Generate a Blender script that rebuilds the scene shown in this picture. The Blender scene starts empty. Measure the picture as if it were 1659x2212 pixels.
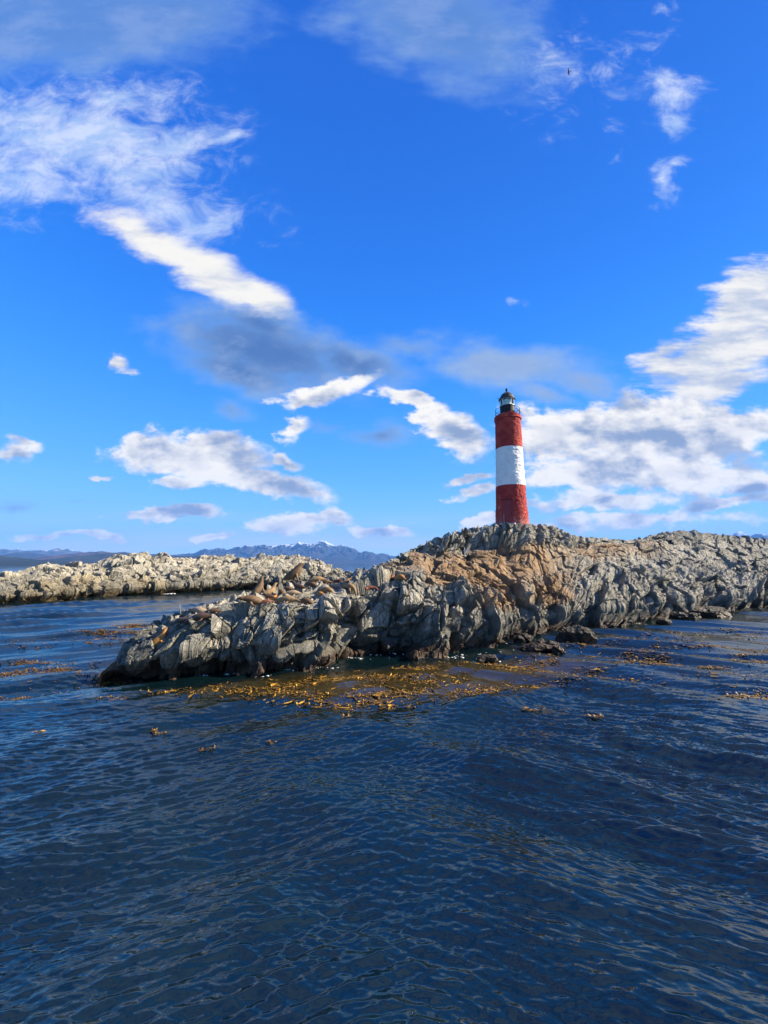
import bpy, bmesh, math, random, colorsys
import numpy as np
from mathutils import Vector, Matrix, Euler
from mathutils.bvhtree import BVHTree

# ------------------------------------------------------------------ camera, sky, sun, exposure
SC = bpy.context.scene
COL = SC.collection
F = 871.0            # focal length in units of a 1659 x 2212 picture
PITCH = math.radians(7.33)
HC = 5.5             # eye height above the water
cam_d = bpy.data.cameras.new("camera")
cam = bpy.data.objects.new("camera", cam_d)
COL.objects.link(cam)
cam.location = (0, 0, HC)
cam.rotation_euler = (math.pi / 2 + PITCH, 0, 0)
cam_d.sensor_fit = 'VERTICAL'
cam_d.sensor_height = 36.0
cam_d.lens = 36.0 * F / 2212.0
cam_d.clip_start = 0.1
cam_d.clip_end = 60000
SC.camera = cam
SC.view_settings.view_transform = 'Standard'
SC.view_settings.look = 'None'
SC.view_settings.exposure = 1.5
SC.view_settings.gamma = 1.0
SC.cycles.use_adaptive_sampling = True
SC.cycles.adaptive_threshold = 0.02
SC.cycles.max_bounces = 6
SC.cycles.diffuse_bounces = 2
SC.cycles.glossy_bounces = 3
SC.cycles.transmission_bounces = 4
SC.cycles.transparent_max_bounces = 8
SC.cycles.volume_bounces = 0

SUN_EL = math.radians(31)
SUN_AZ = math.radians(85)            # clockwise from straight ahead
SUN_DIR = Vector((math.sin(SUN_AZ) * math.cos(SUN_EL), math.cos(SUN_AZ) * math.cos(SUN_EL), math.sin(SUN_EL)))
sun_d = bpy.data.lights.new("sun", 'SUN')
sun_d.energy = 5.0
sun_d.angle = math.radians(0.53)
sun_d.color = (1.0, 0.86, 0.66)
sun = bpy.data.objects.new("sun", sun_d)
COL.objects.link(sun)
sun.rotation_euler = SUN_DIR.to_track_quat('Z', 'Y').to_euler()
sun.location = (60, 10, 60)


def ray(px, py):
    """world direction of a point of the 1659 x 2212 picture, scaled so that y = 1"""
    x = (px - 829.5) / F
    u = -(py - 1106.0) / F
    y = math.cos(PITCH) - u * math.sin(PITCH)
    z = math.sin(PITCH) + u * math.cos(PITCH)
    return x / y, z / y


def at(px, py, Y):
    u, v = ray(px, py)
    return Vector((u * Y, Y, HC + v * Y))


def on_water(px, py):
    u, v = ray(px, py)
    Y = -HC / v
    return Vector((u * Y, Y, 0))


# ------------------------------------------------------------------ node helpers
class T:
    """a node tree with a terse way of writing expressions"""

    def __init__(self, tree):
        self.t = tree
        self.n = tree.nodes
        self.l = tree.links

    def node(self, kind, **kw):
        nd = self.n.new(kind)
        for k, v in kw.items():
            setattr(nd, k, v)
        return nd

    def put(self, inp, v):
        if isinstance(v, E):
            v = v.s
        if isinstance(v, bpy.types.NodeSocket):
            self.l.new(v, inp)
        elif v is not None:
            if hasattr(inp.default_value, '__len__') and not hasattr(v, '__len__'):
                v = [v] * len(inp.default_value)
            if hasattr(inp.default_value, '__len__') and len(inp.default_value) == 4 and len(v) == 3:
                v = (*v, 1)
            inp.default_value = v

    def m(self, op, a, b=None, c=None, clamp=False):
        nd = self.node('ShaderNodeMath', operation=op, use_clamp=clamp)
        for i, v in enumerate((a, b, c)):
            if v is not None:
                self.put(nd.inputs[i], v)
        return E(self, nd.outputs[0])

    def vm(self, op, a, b=None, out=0):
        nd = self.node('ShaderNodeVectorMath', operation=op)
        self.put(nd.inputs[0], a)
        if b is not None:
            self.put(nd.inputs[3 if op == 'SCALE' else 1], b)
        return E(self, nd.outputs[out])

    def xyz(self, x, y, z=0.0):
        nd = self.node('ShaderNodeCombineXYZ')
        for i, v in enumerate((x, y, z)):
            self.put(nd.inputs[i], v)
        return E(self, nd.outputs[0])

    def sep(self, v):
        nd = self.node('ShaderNodeSeparateXYZ')
        self.put(nd.inputs[0], v)
        return [E(self, o) for o in nd.outputs]

    def noise(self, v, scale, detail=4, rough=0.55, dist=0.0, out='Fac', lac=2.0):
        nd = self.node('ShaderNodeTexNoise')
        self.put(nd.inputs['Vector'], v)
        nd.inputs['Scale'].default_value = scale
        nd.inputs['Detail'].default_value = detail
        nd.inputs['Roughness'].default_value = rough
        nd.inputs['Distortion'].default_value = dist
        nd.inputs['Lacunarity'].default_value = lac
        return E(self, nd.outputs[out])

    def voronoi(self, v, scale, feature='F1', out='Distance', rnd=1.0):
        nd = self.node('ShaderNodeTexVoronoi', feature=feature)
        self.put(nd.inputs['Vector'], v)
        nd.inputs['Scale'].default_value = scale
        nd.inputs['Randomness'].default_value = rnd
        return E(self, nd.outputs[out])

    def step(self, x, lo, hi, a=0.0, b=1.0, smooth=True):
        nd = self.node('ShaderNodeMapRange', interpolation_type='SMOOTHSTEP' if smooth else 'LINEAR')
        self.put(nd.inputs[0], x)
        for i, v in zip((1, 2, 3, 4), (lo, hi, a, b)):
            self.put(nd.inputs[i], v)
        return E(self, nd.outputs[0])

    def mix(self, f, a, b, blend='MIX'):
        nd = self.node('ShaderNodeMix', data_type='RGBA', blend_type=blend)
        self.put(nd.inputs[0], f)
        self.put(nd.inputs[6], a)
        self.put(nd.inputs[7], b)
        return E(self, nd.outputs[2])

    def attr(self, name, out='Fac'):
        nd = self.node('ShaderNodeAttribute', attribute_name=name)
        return E(self, nd.outputs[out])

    def bump(self, h, strength=0.5, dist=0.05, normal=None):
        nd = self.node('ShaderNodeBump')
        self.put(nd.inputs['Height'], h)
        nd.inputs['Strength'].default_value = strength
        nd.inputs['Distance'].default_value = dist
        if normal is not None:
            self.put(nd.inputs['Normal'], normal)
        return E(self, nd.outputs[0])


class E:
    def __init__(self, t, s):
        self.t, self.s = t, s

    def __add__(self, o): return self.t.m('ADD', self, o)
    __radd__ = __add__

    def __sub__(self, o): return self.t.m('SUBTRACT', self, o)
    def __rsub__(self, o): return self.t.m('SUBTRACT', o, self)
    def __mul__(self, o): return self.t.m('MULTIPLY', self, o)
    __rmul__ = __mul__

    def __truediv__(self, o): return self.t.m('DIVIDE', self, o)


def material(name):
    m = bpy.data.materials.new(name)
    m.use_nodes = True
    t = T(m.node_tree)
    b = m.node_tree.nodes['Principled BSDF']
    return m, t, b


# ------------------------------------------------------------------ world: sky with its clouds, laid out by compass direction
world = bpy.data.worlds.new("World")
SC.world = world
world.use_nodes = True
WT = T(world.node_tree)
bg = world.node_tree.nodes['Background']
SKY_STRENGTH = 0.15


def build_sky(t):
    K = 0.427 / SKY_STRENGTH      # colours below are written as they show at the exposure above
    sky = t.node('ShaderNodeTexSky', sky_type='NISHITA', sun_disc=False)
    sky.sun_elevation = SUN_EL
    sky.sun_rotation = SUN_AZ
    sky.air_density = 1.0
    sky.dust_density = 0.4
    sky.ozone_density = 3.0
    tc = t.node('ShaderNodeTexCoord')
    d = E(t, tc.outputs['Generated'])
    dx, dy, dz = t.sep(d)
    yy = t.m('MAXIMUM', dy, 0.1)
    u, v = dx / yy, dz / yy
    P = t.xyz(u, v)
    front = t.step(dy, 0.1, 0.25)

    rp = t.node('ShaderNodeValToRGB')
    rp.color_ramp.interpolation = 'B_SPLINE'
    cr = rp.color_ramp.elements
    stops = [(0.0, (.52, .71, .86)), (.07, (.29, .60, .91)), (.20, (.10, .43, .92)), (.40, (.022, .255, .89)), (.62, (.009, .158, .75)), (.90, (.006, .085, .50))]
    while len(cr) < len(stops):
        cr.new(0.5)
    for e, (p, c) in zip(cr, stops):
        e.position, e.color = p, (*c, 1)
    t.put(rp.inputs[0], dz)
    rampc = t.vm('SCALE', E(t, rp.outputs[0]), K)
    nish = t.mix(1.0, E(t, sky.outputs[0]), (0.26, 0.45, 0.7), 'MULTIPLY')
    base = t.mix(0.10, rampc, nish)

    def ell(q, spec):
        """spec: list of (px, py, rx, ry, rotation clockwise, strength); returns the union of soft ellipses.
        Ellipses that share a rotation (in steps of 15 degrees) share one turned copy of the coordinates."""
        acc = None
        spins = {}
        for e in spec:
            spins.setdefault(round(e[4] / 15.0) * 15, []).append(e)
        for spin, es in spins.items():
            c, sn = math.cos(math.radians(spin)), math.sin(math.radians(spin))
            x, y, _ = t.sep(q)
            turned = t.xyz(x * c - y * sn, x * sn + y * c)
            for i, (px, py, rx, ry, rot, st) in enumerate(es):
                cu, cv = ray(px, py)
                k = math.sqrt((ray(px + 1, py)[0] - cu) * (cv - ray(px, py + 1)[1]))
                tu, tv = cu * c - cv * sn, cu * sn + cv * c
                if acc is not None and i % 4 == 0:      # evaluated a few at a time: keeps the shader's working memory small
                    ma = t.node('ShaderNodeVectorMath', operation='MULTIPLY_ADD')
                    t.put(ma.inputs[0], acc)
                    ma.inputs[1].default_value = (1e-7, 1e-7, 0)
                    t.put(ma.inputs[2], turned)
                    turned = E(t, ma.outputs[0])
                ma = t.node('ShaderNodeVectorMath', operation='MULTIPLY_ADD')
                t.put(ma.inputs[0], turned)
                ma.inputs[1].default_value = (1 / (rx * k), 1 / (ry * k), 0)
                ma.inputs[2].default_value = (-tu / (rx * k), -tv / (ry * k), 0)
                mval = t.m('MULTIPLY_ADD', t.vm('LENGTH', E(t, ma.outputs[0]), out=1), -st, st)
                acc = mval if acc is None else t.m('SMOOTH_MAX', acc, mval, 0.15)
        return acc

    Pn = t.xyz(u, v * 1.7, 0.0)
    w1 = t.vm('SUBTRACT', t.noise(Pn, 5.0, 2, out='Color'), (0.5, 0.5, 0.5))
    w2 = t.vm('SUBTRACT', t.noise(Pn, 18.0, 3, 0.6, out='Color'), (0.5, 0.5, 0.5))
    W = t.vm('ADD', t.vm('MULTIPLY', w1, (0.12, 0.07, 0)), t.vm('MULTIPLY', w2, (0.07, 0.045, 0)))
    Pw = t.vm('ADD', P, W)

    # --- crisp cumulus
    cum = [(430, 985, 200, 55, 4, 1), (320, 965, 75, 40, 0, 1), (560, 1040, 165, 42, 14, 1), (390, 1045, 85, 17, 0, .8), (450, 950, 90, 35, 0, .8),
           (640, 925, 45, 28, -50, .8), (615, 990, 45, 22, 20, .8), (250, 784, 26, 17, 0, .42), (278, 800, 34, 9, 15, .40), (60, 955, 50, 16, 20, .42),
           (215, 1028, 30, 8, 0, .6), (380, 1108, 135, 17, 4, 1.1), (640, 1130, 110, 24, -4, 1.1), (725, 1120, 48, 24, 10, 1.1),
           (820, 1146, 85, 15, 4, 1.1), (222, 1156, 50, 15, 0, 1.1), (460, 1160, 50, 11, 0, 1.0), (100, 1155, 70, 13, 0, .7), (30, 975, 50, 16, 10, .42),
           (900, 870, 85, 20, 15, .9), (935, 893, 50, 15, -10, .9), (985, 930, 95, 55, 25, .9),
           (1025, 1030, 75, 11, -8, .8), (1030, 1058, 75, 18, -18, .8), (1045, 1128, 50, 14, -10, .8), (710, 845, 110, 28, -12, .9),
           (1400, 935, 290, 90, 0, 1.1), (1200, 940, 120, 65, 15, 1), (1590, 930, 130, 60, 0, 1), (1310, 1020, 220, 50, 4, 1), (1470, 1025, 210, 60, 0, 1),
           (1290, 1085, 190, 26, 3, .8), (1560, 1085, 150, 20, -8, .8), (1400, 1125, 260, 18, -2, .7), (1600, 1050, 120, 22, -10, .7), (1250, 1130, 130, 18, 0, .6)]
    fb = t.noise(Pn, 9.0, 9, 0.64)
    em = ell(Pw, cum)
    dm = em + (fb - 0.5) * 1.7
    fb2 = t.noise(t.vm('ADD', Pn, (0.016, 0.032, 0)), 9.0, 7, 0.62)
    big = t.noise(Pn, 5.0, 3, 0.5) - t.noise(t.vm('ADD', Pn, (0.03, 0.075, 0)), 5.0, 3, 0.5)
    dm2 = em + (fb2 - 0.5) * 1.7
    a_cum = t.step(dm, -0.02, 0.42)
    thick = t.step(dm2, 0.0, 1.1)
    lit = t.step((dm - dm2) * 0.55 + big * 1.7, -0.34, 0.26)
    sh = t.m('MULTIPLY_ADD', thick, -0.50, 0.34) + lit * 0.88
    sh = t.m('MAXIMUM', t.m('MINIMUM', sh, 1.0), 0.0)
    c_cum = t.mix(sh, [K * x for x in (.25, .32, .46)], [K * x for x in (.90, .86, .78)])

    # --- grey soft clouds
    soft = [(570, 755, 270, 95, 14, 1.2), (520, 800, 190, 55, 8, 1), (560, 700, 140, 60, 20, 1.0), (760, 785, 170, 55, 8, 1.1),
            (1100, 790, 200, 55, 6, 1.0), (1250, 820, 110, 45, 12, .9), (1040, 770, 110, 45, 0, .8), (890, 745, 120, 35, 0, .45), (1180, 850, 80, 30, 10, .8),
            (820, 938, 80, 38, 0, .8), (980, 945, 85, 35, 25, .7), (505, 880, 50, 20, 20, .5), (300, 1110, 40, 8, 0, .5), (620, 1122, 80, 12, 0, .6),
            (40, 1090, 60, 12, 6, .5), (150, 1082, 40, 8, 0, .4), (690, 915, 60, 16, 0, .4),
            (100, 40, 430, 150, 0, 1.5), (380, 30, 190, 140, 0, 1.0), (950, 40, 270, 165, 25, 1.2), (800, 0, 120, 120, 0, .7)]
    fs = t.noise(Pn, 5.0, 8, 0.62)
    ds = ell(t.vm('ADD', P, t.vm('SCALE', W, 0.8)), soft) + (fs - 0.5) * 1.5
    a_soft = t.step(ds, -0.15, 0.75) * t.step(v, 0.75, 1.15, 0.92, 0.62)
    high = t.step(v, 0.6, 1.0)
    right = t.step(u, -0.1, 0.25)
    lowc = t.mix(right, [K * x for x in (.075, .155, .36)], [K * x for x in (.26, .36, .56)])
    c_soft = t.mix(high, lowc, [K * x for x in (.135, .27, .53)])
    edge = t.step(ds, 0.1, 0.9) * 0.7 + 0.3
    c_soft = t.mix(t.step(fs, 0.42, 0.66) * 0.55, c_soft, [K * x for x in (.36, .47, .66)])
    c_soft = t.mix(edge, [K * x for x in (.26, .43, .70)], c_soft)

    # --- bright streaks and high broken veil
    rotv = t.node('ShaderNodeMapping', vector_type='POINT')
    t.put(rotv.inputs[0], Pw)
    rotv.inputs['Rotation'].default_value = (0, 0, math.radians(-32))
    streak_r = t.node('ShaderNodeMapping', vector_type='POINT')
    t.put(streak_r.inputs[0], t.vm('ADD', P, t.vm('SCALE', W, 0.35)))
    streak_r.inputs['Rotation'].default_value = (0, 0, math.radians(-40))
    streak_r.inputs['Scale'].default_value = (2.2, 12, 1)
    sr = t.noise(E(t, streak_r.outputs[0]), 1.5, 6, 0.6)
    st_l = [(330, 520, 170, 50, 32, 1), (450, 590, 180, 58, 28, 1.2), (540, 630, 140, 42, 27, 1.2), (600, 655, 70, 22, 25, 1)]
    st_r = [(1560, 760, 200, 80, -24, 1.2), (1640, 660, 130, 110, -50, 1.2), (1470, 790, 110, 60, -15, 1), (1560, 830, 130, 40, -15, 1), (1440, 760, 90, 35, -30, .7)]
    Ps = t.vm('ADD', P, t.vm('SCALE', W, 0.7))
    streak_l = t.node('ShaderNodeMapping', vector_type='POINT')
    t.put(streak_l.inputs[0], t.vm('ADD', P, t.vm('SCALE', W, 0.5)))
    streak_l.inputs['Rotation'].default_value = (0, 0, math.radians(27))
    streak_l.inputs['Scale'].default_value = (2.5, 9, 1)
    sl = t.noise(E(t, streak_l.outputs[0]), 1.7, 6, 0.62)
    dl = ell(Ps, st_l) + (fb - 0.5) * 0.7 + (sl - 0.5) * 1.0
    dr = ell(Ps, st_r) + (sr - 0.5) * 1.9 + (fb - 0.5) * 0.6
    a_st = t.m('MAXIMUM', t.step(dl, -0.05, 0.75), t.step(dr, -0.05, 0.55))
    rshade = t.step(sr * 0.7 + sl * 0.0 + fb * 0.3, 0.40, 0.60)
    c_st = t.mix(t.mix(t.step(u, 0.1, 0.4, 1, 0), rshade, t.step(sl, 0.30, 0.55, 0.35, 1.0)), [K * x for x in (.42, .48, .60)], [K * x for x in (.84, .81, .74)])

    veil = [(170, 300, 340, 140, 8, 1.2), (330, 430, 160, 70, 30, .9), (60, 360, 200, 120, 0, .8), (330, 330, 200, 80, -8, .9), (490, 300, 70, 18, -14, .9), (320, 450, 220, 60, 12, .8),
            (440, 490, 130, 45, -10, .8), (240, 220, 200, 80, 0, .8), (1445, 195, 75, 60, 20, .8), (1465, 265, 30, 45, 0, .8), (1435, 390, 30, 60, 10, .8), (1465, 350, 35, 14, -20, .7),
            (1325, 342, 18, 16, 0, .5), (1435, 15, 35, 25, 30, .6), (1250, 150, 110, 90, 0, .28), (1300, 160, 20, 60, 30, .35), (1110, 655, 30, 10, 0, .35),
            (150, 785, 40, 12, 10, .4), (540, 350, 30, 18, 0, .3)]
    fv = t.noise(t.xyz(u, v * 1.35, 3.1), 8.5, 9, 0.68, 0.5)
    dv = ell(Ps, veil) + (fv - 0.5) * 2.6
    a_veil = t.step(dv, -0.1, 1.05) * 0.75
    c_veil = t.mix(t.step(fb, 0.38, 0.62), [K * x for x in (.44, .58, .80)], [K * x for x in (.72, .78, .86)])

    # --- generic cloud behind the viewer
    gen = t.noise(d, 3.0, 6, 0.6)
    high_up = t.step(dz, 0.35, 0.85)
    a_gen = t.step(gen + high_up * 0.14, 0.50, 0.70) * t.step(dz, 0.0, 0.2) * 0.5

    # pale band low over the sea
    hb = t.noise(t.xyz(u, v * 9.0, 1.7), 3.0, 5, 0.6)
    a_h = t.step(v, 0.0, 0.15, 1.0, 0.0) * t.step(hb, 0.30, 0.62) * 0.9
    # the low and the high part of the sky are separate branches, so that each ray works out only the clouds it can meet
    def branch(color):
        nd = t.node('ShaderNodeBackground')
        nd.inputs['Strength'].default_value = SKY_STRENGTH
        t.put(nd.inputs['Color'], color)
        return nd.outputs[0]

    def either(f, x, y):
        nd = t.node('ShaderNodeMixShader')
        t.put(nd.inputs[0], f)
        t.l.new(x, nd.inputs[1])
        t.l.new(y, nd.inputs[2])
        return nd.outputs[0]

    hi = t.mix(a_st, t.mix(a_soft, t.mix(a_veil, base, c_veil), c_soft), c_st)
    lo = t.mix(a_st, t.mix(a_soft, base, c_soft), c_st)
    lo = t.mix(a_h, lo, [K * x for x in (.58, .66, .73)])
    lo = t.mix(a_cum, lo, c_cum)
    a_up = t.step(gen, 0.40, 0.60) * t.step(v, 1.7, 2.05) * 0.6
    hi = t.mix(a_up, hi, [K * x for x in (.36, .45, .58)])
    back = t.mix(a_gen, base, t.mix(high_up, [K * x for x in (.28, .31, .38)], [K * x for x in (.36, .45, .58)]))
    ahead = either(t.step(v, 0.59, 0.64), branch(lo), branch(hi))
    allsky = either(front, branch(back), ahead)
    t.l.new(allsky, t.n['World Output'].inputs['Surface'])
    t.n.remove(bg)


build_sky(WT)
# ------------------------------------------------------------------ numpy noise
def _hash(ix, iy, iz, k):
    h = (ix.astype(np.int64) * 73856093) ^ (iy.astype(np.int64) * 19349663) ^ (iz.astype(np.int64) * 83492791) ^ (k * 2654435761)
    h = (h ^ (h >> 13)) * 1274126177
    h = (h ^ (h >> 16)) & 0xFFFFFF
    return h.astype(np.float32) / 16777216.0


def vnoise(p, seed=0):
    """value noise, -1..1"""
    i = np.floor(p).astype(np.int64)
    f = (p - i).astype(np.float32)
    w = f * f * (3 - 2 * f)
    out = 0
    for a in (0, 1):
        for b in (0, 1):
            for c in (0, 1):
                k = (w[:, 0] if a else 1 - w[:, 0]) * (w[:, 1] if b else 1 - w[:, 1]) * (w[:, 2] if c else 1 - w[:, 2])
                out = out + k * _hash(i[:, 0] + a, i[:, 1] + b, i[:, 2] + c, seed)
    return out * 2 - 1


def fbm(p, octaves=4, seed=0, gain=0.5):
    out, amp, tot = 0, 1.0, 0.0
    for o in range(octaves):
        out = out + amp * vnoise(p * (2.03 ** o) + 17.3 * o, seed + o)
        tot += amp
        amp *= gain
    return out / tot


def blocks(p, seed):
    """cells of broken rock: random level and tilted face per cell, distance to the nearest joint"""
    p = p.astype(np.float32)
    n = len(p)
    base = np.floor(p - 0.5).astype(np.int64)
    f1 = np.full(n, 9.0, np.float32)
    f2 = np.full(n, 9.0, np.float32)
    cell = np.zeros((n, 3), np.int64)
    vec = np.zeros((n, 3), np.float32)
    for a in (0, 1):
        for b in (0, 1):
            for c in (0, 1):
                ix, iy, iz = base[:, 0] + a, base[:, 1] + b, base[:, 2] + c
                q = np.stack([ix + 0.12 + 0.76 * _hash(ix, iy, iz, seed + 1), iy + 0.12 + 0.76 * _hash(ix, iy, iz, seed + 2), iz + 0.12 + 0.76 * _hash(ix, iy, iz, seed + 3)], 1).astype(np.float32)
                d = p - q
                r = np.sqrt((d * d).sum(1))
                near = r < f1
                f2 = np.where(near, f1, np.minimum(f2, r))
                f1 = np.where(near, r, f1)
                cell[near] = np.stack([ix, iy, iz], 1)[near]
                vec[near] = d[near]
    ix, iy, iz = cell.T
    lev = _hash(ix, iy, iz, seed + 4) - 0.5
    tilt = np.stack([_hash(ix, iy, iz, seed + 5), _hash(ix, iy, iz, seed + 6), _hash(ix, iy, iz, seed + 7)], 1) - 0.5
    return lev, (tilt * vec).sum(1), f2 - f1, _hash(ix, iy, iz, seed + 8)


def sstep(x, a, b):
    t = np.clip((x - a) / (b - a), 0, 1)
    return t * t * (3 - 2 * t)


def smooth_axis(a, n, axis):
    if n < 1:
        return a
    k = np.hanning(2 * n + 3)[1:-1]
    k /= k.sum()
    pad = [(0, 0)] * a.ndim
    pad[axis] = (n, n)
    b = np.pad(a, pad, mode='edge')
    out = np.zeros_like(a)
    for i, w in enumerate(k):
        sl = [slice(None)] * a.ndim
        sl[axis] = slice(i, i + a.shape[axis])
        out += w * b[tuple(sl)]
    return out


def grid_mesh(name, P, mat, attrs=None, smooth=False, flip=False):
    """P: rows x columns x 3"""
    r, c = P.shape[:2]
    me = bpy.data.meshes.new(name)
    me.vertices.add(r * c)
    me.vertices.foreach_set('co', P.reshape(-1).astype(np.float32))
    i = np.arange(r * c, dtype=np.int32).reshape(r, c)
    q = np.stack([i[:-1, :-1], i[:-1, 1:], i[1:, 1:], i[1:, :-1]], -1).reshape(-1, 4)
    if flip:
        q = q[:, ::-1]
    nq = len(q)
    me.loops.add(nq * 4)
    me.loops.foreach_set('vertex_index', np.ascontiguousarray(q).reshape(-1))
    me.polygons.add(nq)
    me.polygons.foreach_set('loop_start', np.arange(nq, dtype=np.int32) * 4)
    me.polygons.foreach_set('use_smooth', np.full(nq, smooth, dtype=bool))
    me.update(calc_edges=True)
    for k, v in (attrs or {}).items():
        at_ = me.attributes.new(k, 'FLOAT', 'POINT')
        at_.data.foreach_set('value', v.reshape(-1).astype(np.float32))
    me.materials.append(mat)
    o = bpy.data.objects.new(name, me)
    COL.objects.link(o)
    return o


def grid_normals(P):
    du = np.gradient(P, axis=1)
    dv = np.gradient(P, axis=0)
    n = np.cross(du, dv)
    return n / np.maximum(np.linalg.norm(n, axis=-1, keepdims=True), 1e-9)


def tag(o, label=None, cat=None, group=None, kind=None):
    if label: o['label'] = label
    if cat: o['category'] = cat
    if group: o['group'] = group
    if kind: o['kind'] = kind
    return o


# ------------------------------------------------------------------ rock
def rock_material(name, tones, soil, tide, seed, tide_span=1.0):
    m, t, b = material(name)
    tc = t.node('ShaderNodeTexCoord')
    p = E(t, tc.outputs['Object'])
    n1 = t.noise(p, 0.9, 6, 0.62)
    n2 = t.noise(p, 5.0, 6, 0.65)
    n3 = t.noise(t.vm('MULTIPLY', p, (1, 1, 0.35)), 2.6, 5, 0.6, 0.6)
    tint = t.attr('tint')
    c = t.mix(t.step(n1 + (tint - 0.5) * 0.5, 0.3, 0.68), tones[0], tones[1])
    c = t.mix(t.step(n3, 0.52, 0.68) * 0.75, c, tones[2])
    c = t.mix(t.step(n2, 0.56, 0.72) * 0.55, c, tones[3])
    c = t.mix(t.attr('soil') * t.step(n2 + n1 * 0.9, 0.62, 1.0, 0.25, 1.0), c, t.mix(t.step(n3, 0.4, 0.65), soil[0], soil[1]))
    streak = t.noise(t.vm('MULTIPLY', p, (3.0, 3.0, 0.25)), 1.0, 4, 0.6)
    c = t.mix(t.step(streak, 0.56, 0.72) * 0.35, c, (0.05, 0.048, 0.045))
    fine = t.noise(p, 38, 3, 0.6)
    c = t.mix(0.30, c, t.mix(t.step(fine, 0.35, 0.65), (0.08, 0.08, 0.08), (0.75, 0.74, 0.7)), 'OVERLAY')
    _, _, z = t.sep(p)
    level = z * (1 / tide_span) + (n1 - 0.5) * 1.5 + (n2 - 0.5) * 0.9
    wet = t.step(level, 0.25, 1.0, 1.0, 0.0)
    damp_shade = t.step(level + (n3 - 0.5) * 1.6, 0.5, 3.2, 0.68, 0.0)  # dark wet growth plus the lower cliff's shade, both painted into the colour
    c = t.mix(damp_shade, c, (.050, .052, .040))
    c = t.mix(wet, c, t.mix(t.step(n2, 0.45, 0.6), tide[0], tide[1]))
    t.put(b.inputs['Base Color'], c)
    t.put(b.inputs['Roughness'], t.m('MULTIPLY_ADD', wet, -0.35, 0.88))
    b.inputs['Specular IOR Level'].default_value = 0.3
    crack = t.voronoi(t.vm('ADD', p, t.vm('SCALE', t.noise(p, 3, 2, out='Color'), 0.35)), 3.3, 'DISTANCE_TO_EDGE')
    h = t.step(crack, 0.0, 0.05) * 0.5 + t.noise(p, 7, 8, 0.68) * 1.2
    t.put(b.inputs['Normal'], t.bump(h, 0.8, 0.07))
    return m


ROCK = rock_material('island_rock', [(.125, .122, .104), (.275, .264, .222), (.49, .445, .35), (.075, .08, .070)],
                     [(.195, .115, .052), (.30, .20, .108)], [(.030, .020, .012), (.085, .045, .022)], 1)
PALE_ROCK = rock_material('pale_rock', [(.19, .18, .145), (.36, .335, .27), (.52, .49, .41), (.095, .092, .075)],
                          [(.34, .27, .16), (.42, .36, .25)], [(.045, .032, .015), (.12, .085, .035)], 2, 1.7)


def loft(keys, cols, rows_per_px, tail, smooth_c, smooth_r, px_step=1.0):
    """keys: [(px, [(py, Y), ...])], each from the waterline to the skyline; returns rows x columns x 3 and the column positions"""
    xs = np.array([k[0] for k in keys], float)
    npt = len(keys[0][1])
    Y = np.zeros((len(keys), npt))
    V = np.zeros((len(keys), npt))
    for i, (px, prof) in enumerate(keys):
        for j, (py, y) in enumerate(prof):
            if y is None:
                y = -HC / ray(px, py)[1]
            Y[i, j] = y
            V[i, j] = HC + ray(px, py)[1] * y
    U = np.array([ray(x, 1218)[0] for x in xs])
    cx = np.asarray(cols, float)
    Yc = np.stack([np.interp(cx, xs, Y[:, j]) for j in range(npt)])
    Zc = np.stack([np.interp(cx, xs, V[:, j]) for j in range(npt)])
    Yc, Zc = smooth_axis(Yc, smooth_c, 1), smooth_axis(Zc, smooth_c, 1)
    uc = np.interp(cx, xs, U)
    # foot under water and the far side
    foot = [(-0.9, -1.6)]
    back = tail
    Yc = np.vstack([Yc[:1] + foot[0][0], Yc] + [Yc[-1:] + dy for dy, _ in back])
    Zc = np.vstack([np.full_like(Zc[:1], foot[0][1]), Zc] + [np.maximum(Zc[-1:] * k, -1.5) if k > 0 else np.full_like(Zc[:1], -1.6) for _, k in back])
    # parameter: number of rows per span
    spans = [14] + [int(max(6, n)) for n in rows_per_px] + [24] * len(back)
    tt = np.concatenate([np.linspace(i, i + 1, n, endpoint=False) for i, n in enumerate(spans)] + [[len(spans)]])
    i0 = np.minimum(tt.astype(int), len(spans) - 1)
    f = (tt - i0)[:, None]
    Yg = Yc[i0] * (1 - f) + Yc[i0 + 1] * f
    Zg = Zc[i0] * (1 - f) + Zc[i0 + 1] * f
    Yg, Zg = smooth_axis(Yg, smooth_r, 0), smooth_axis(Zg, smooth_r, 0)
    P = np.stack([uc[None, :] * Yg, Yg, Zg], -1)
    return P, cx, tt


DIP = Matrix.Rotation(math.radians(28), 3, 'Y') @ Matrix.Rotation(math.radians(-18), 3, 'X')
DIPA = np.array(DIP)


DIPB = np.array(Matrix.Rotation(math.radians(52), 3, 'Y') @ Matrix.Rotation(math.radians(-20), 3, 'X'))


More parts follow.
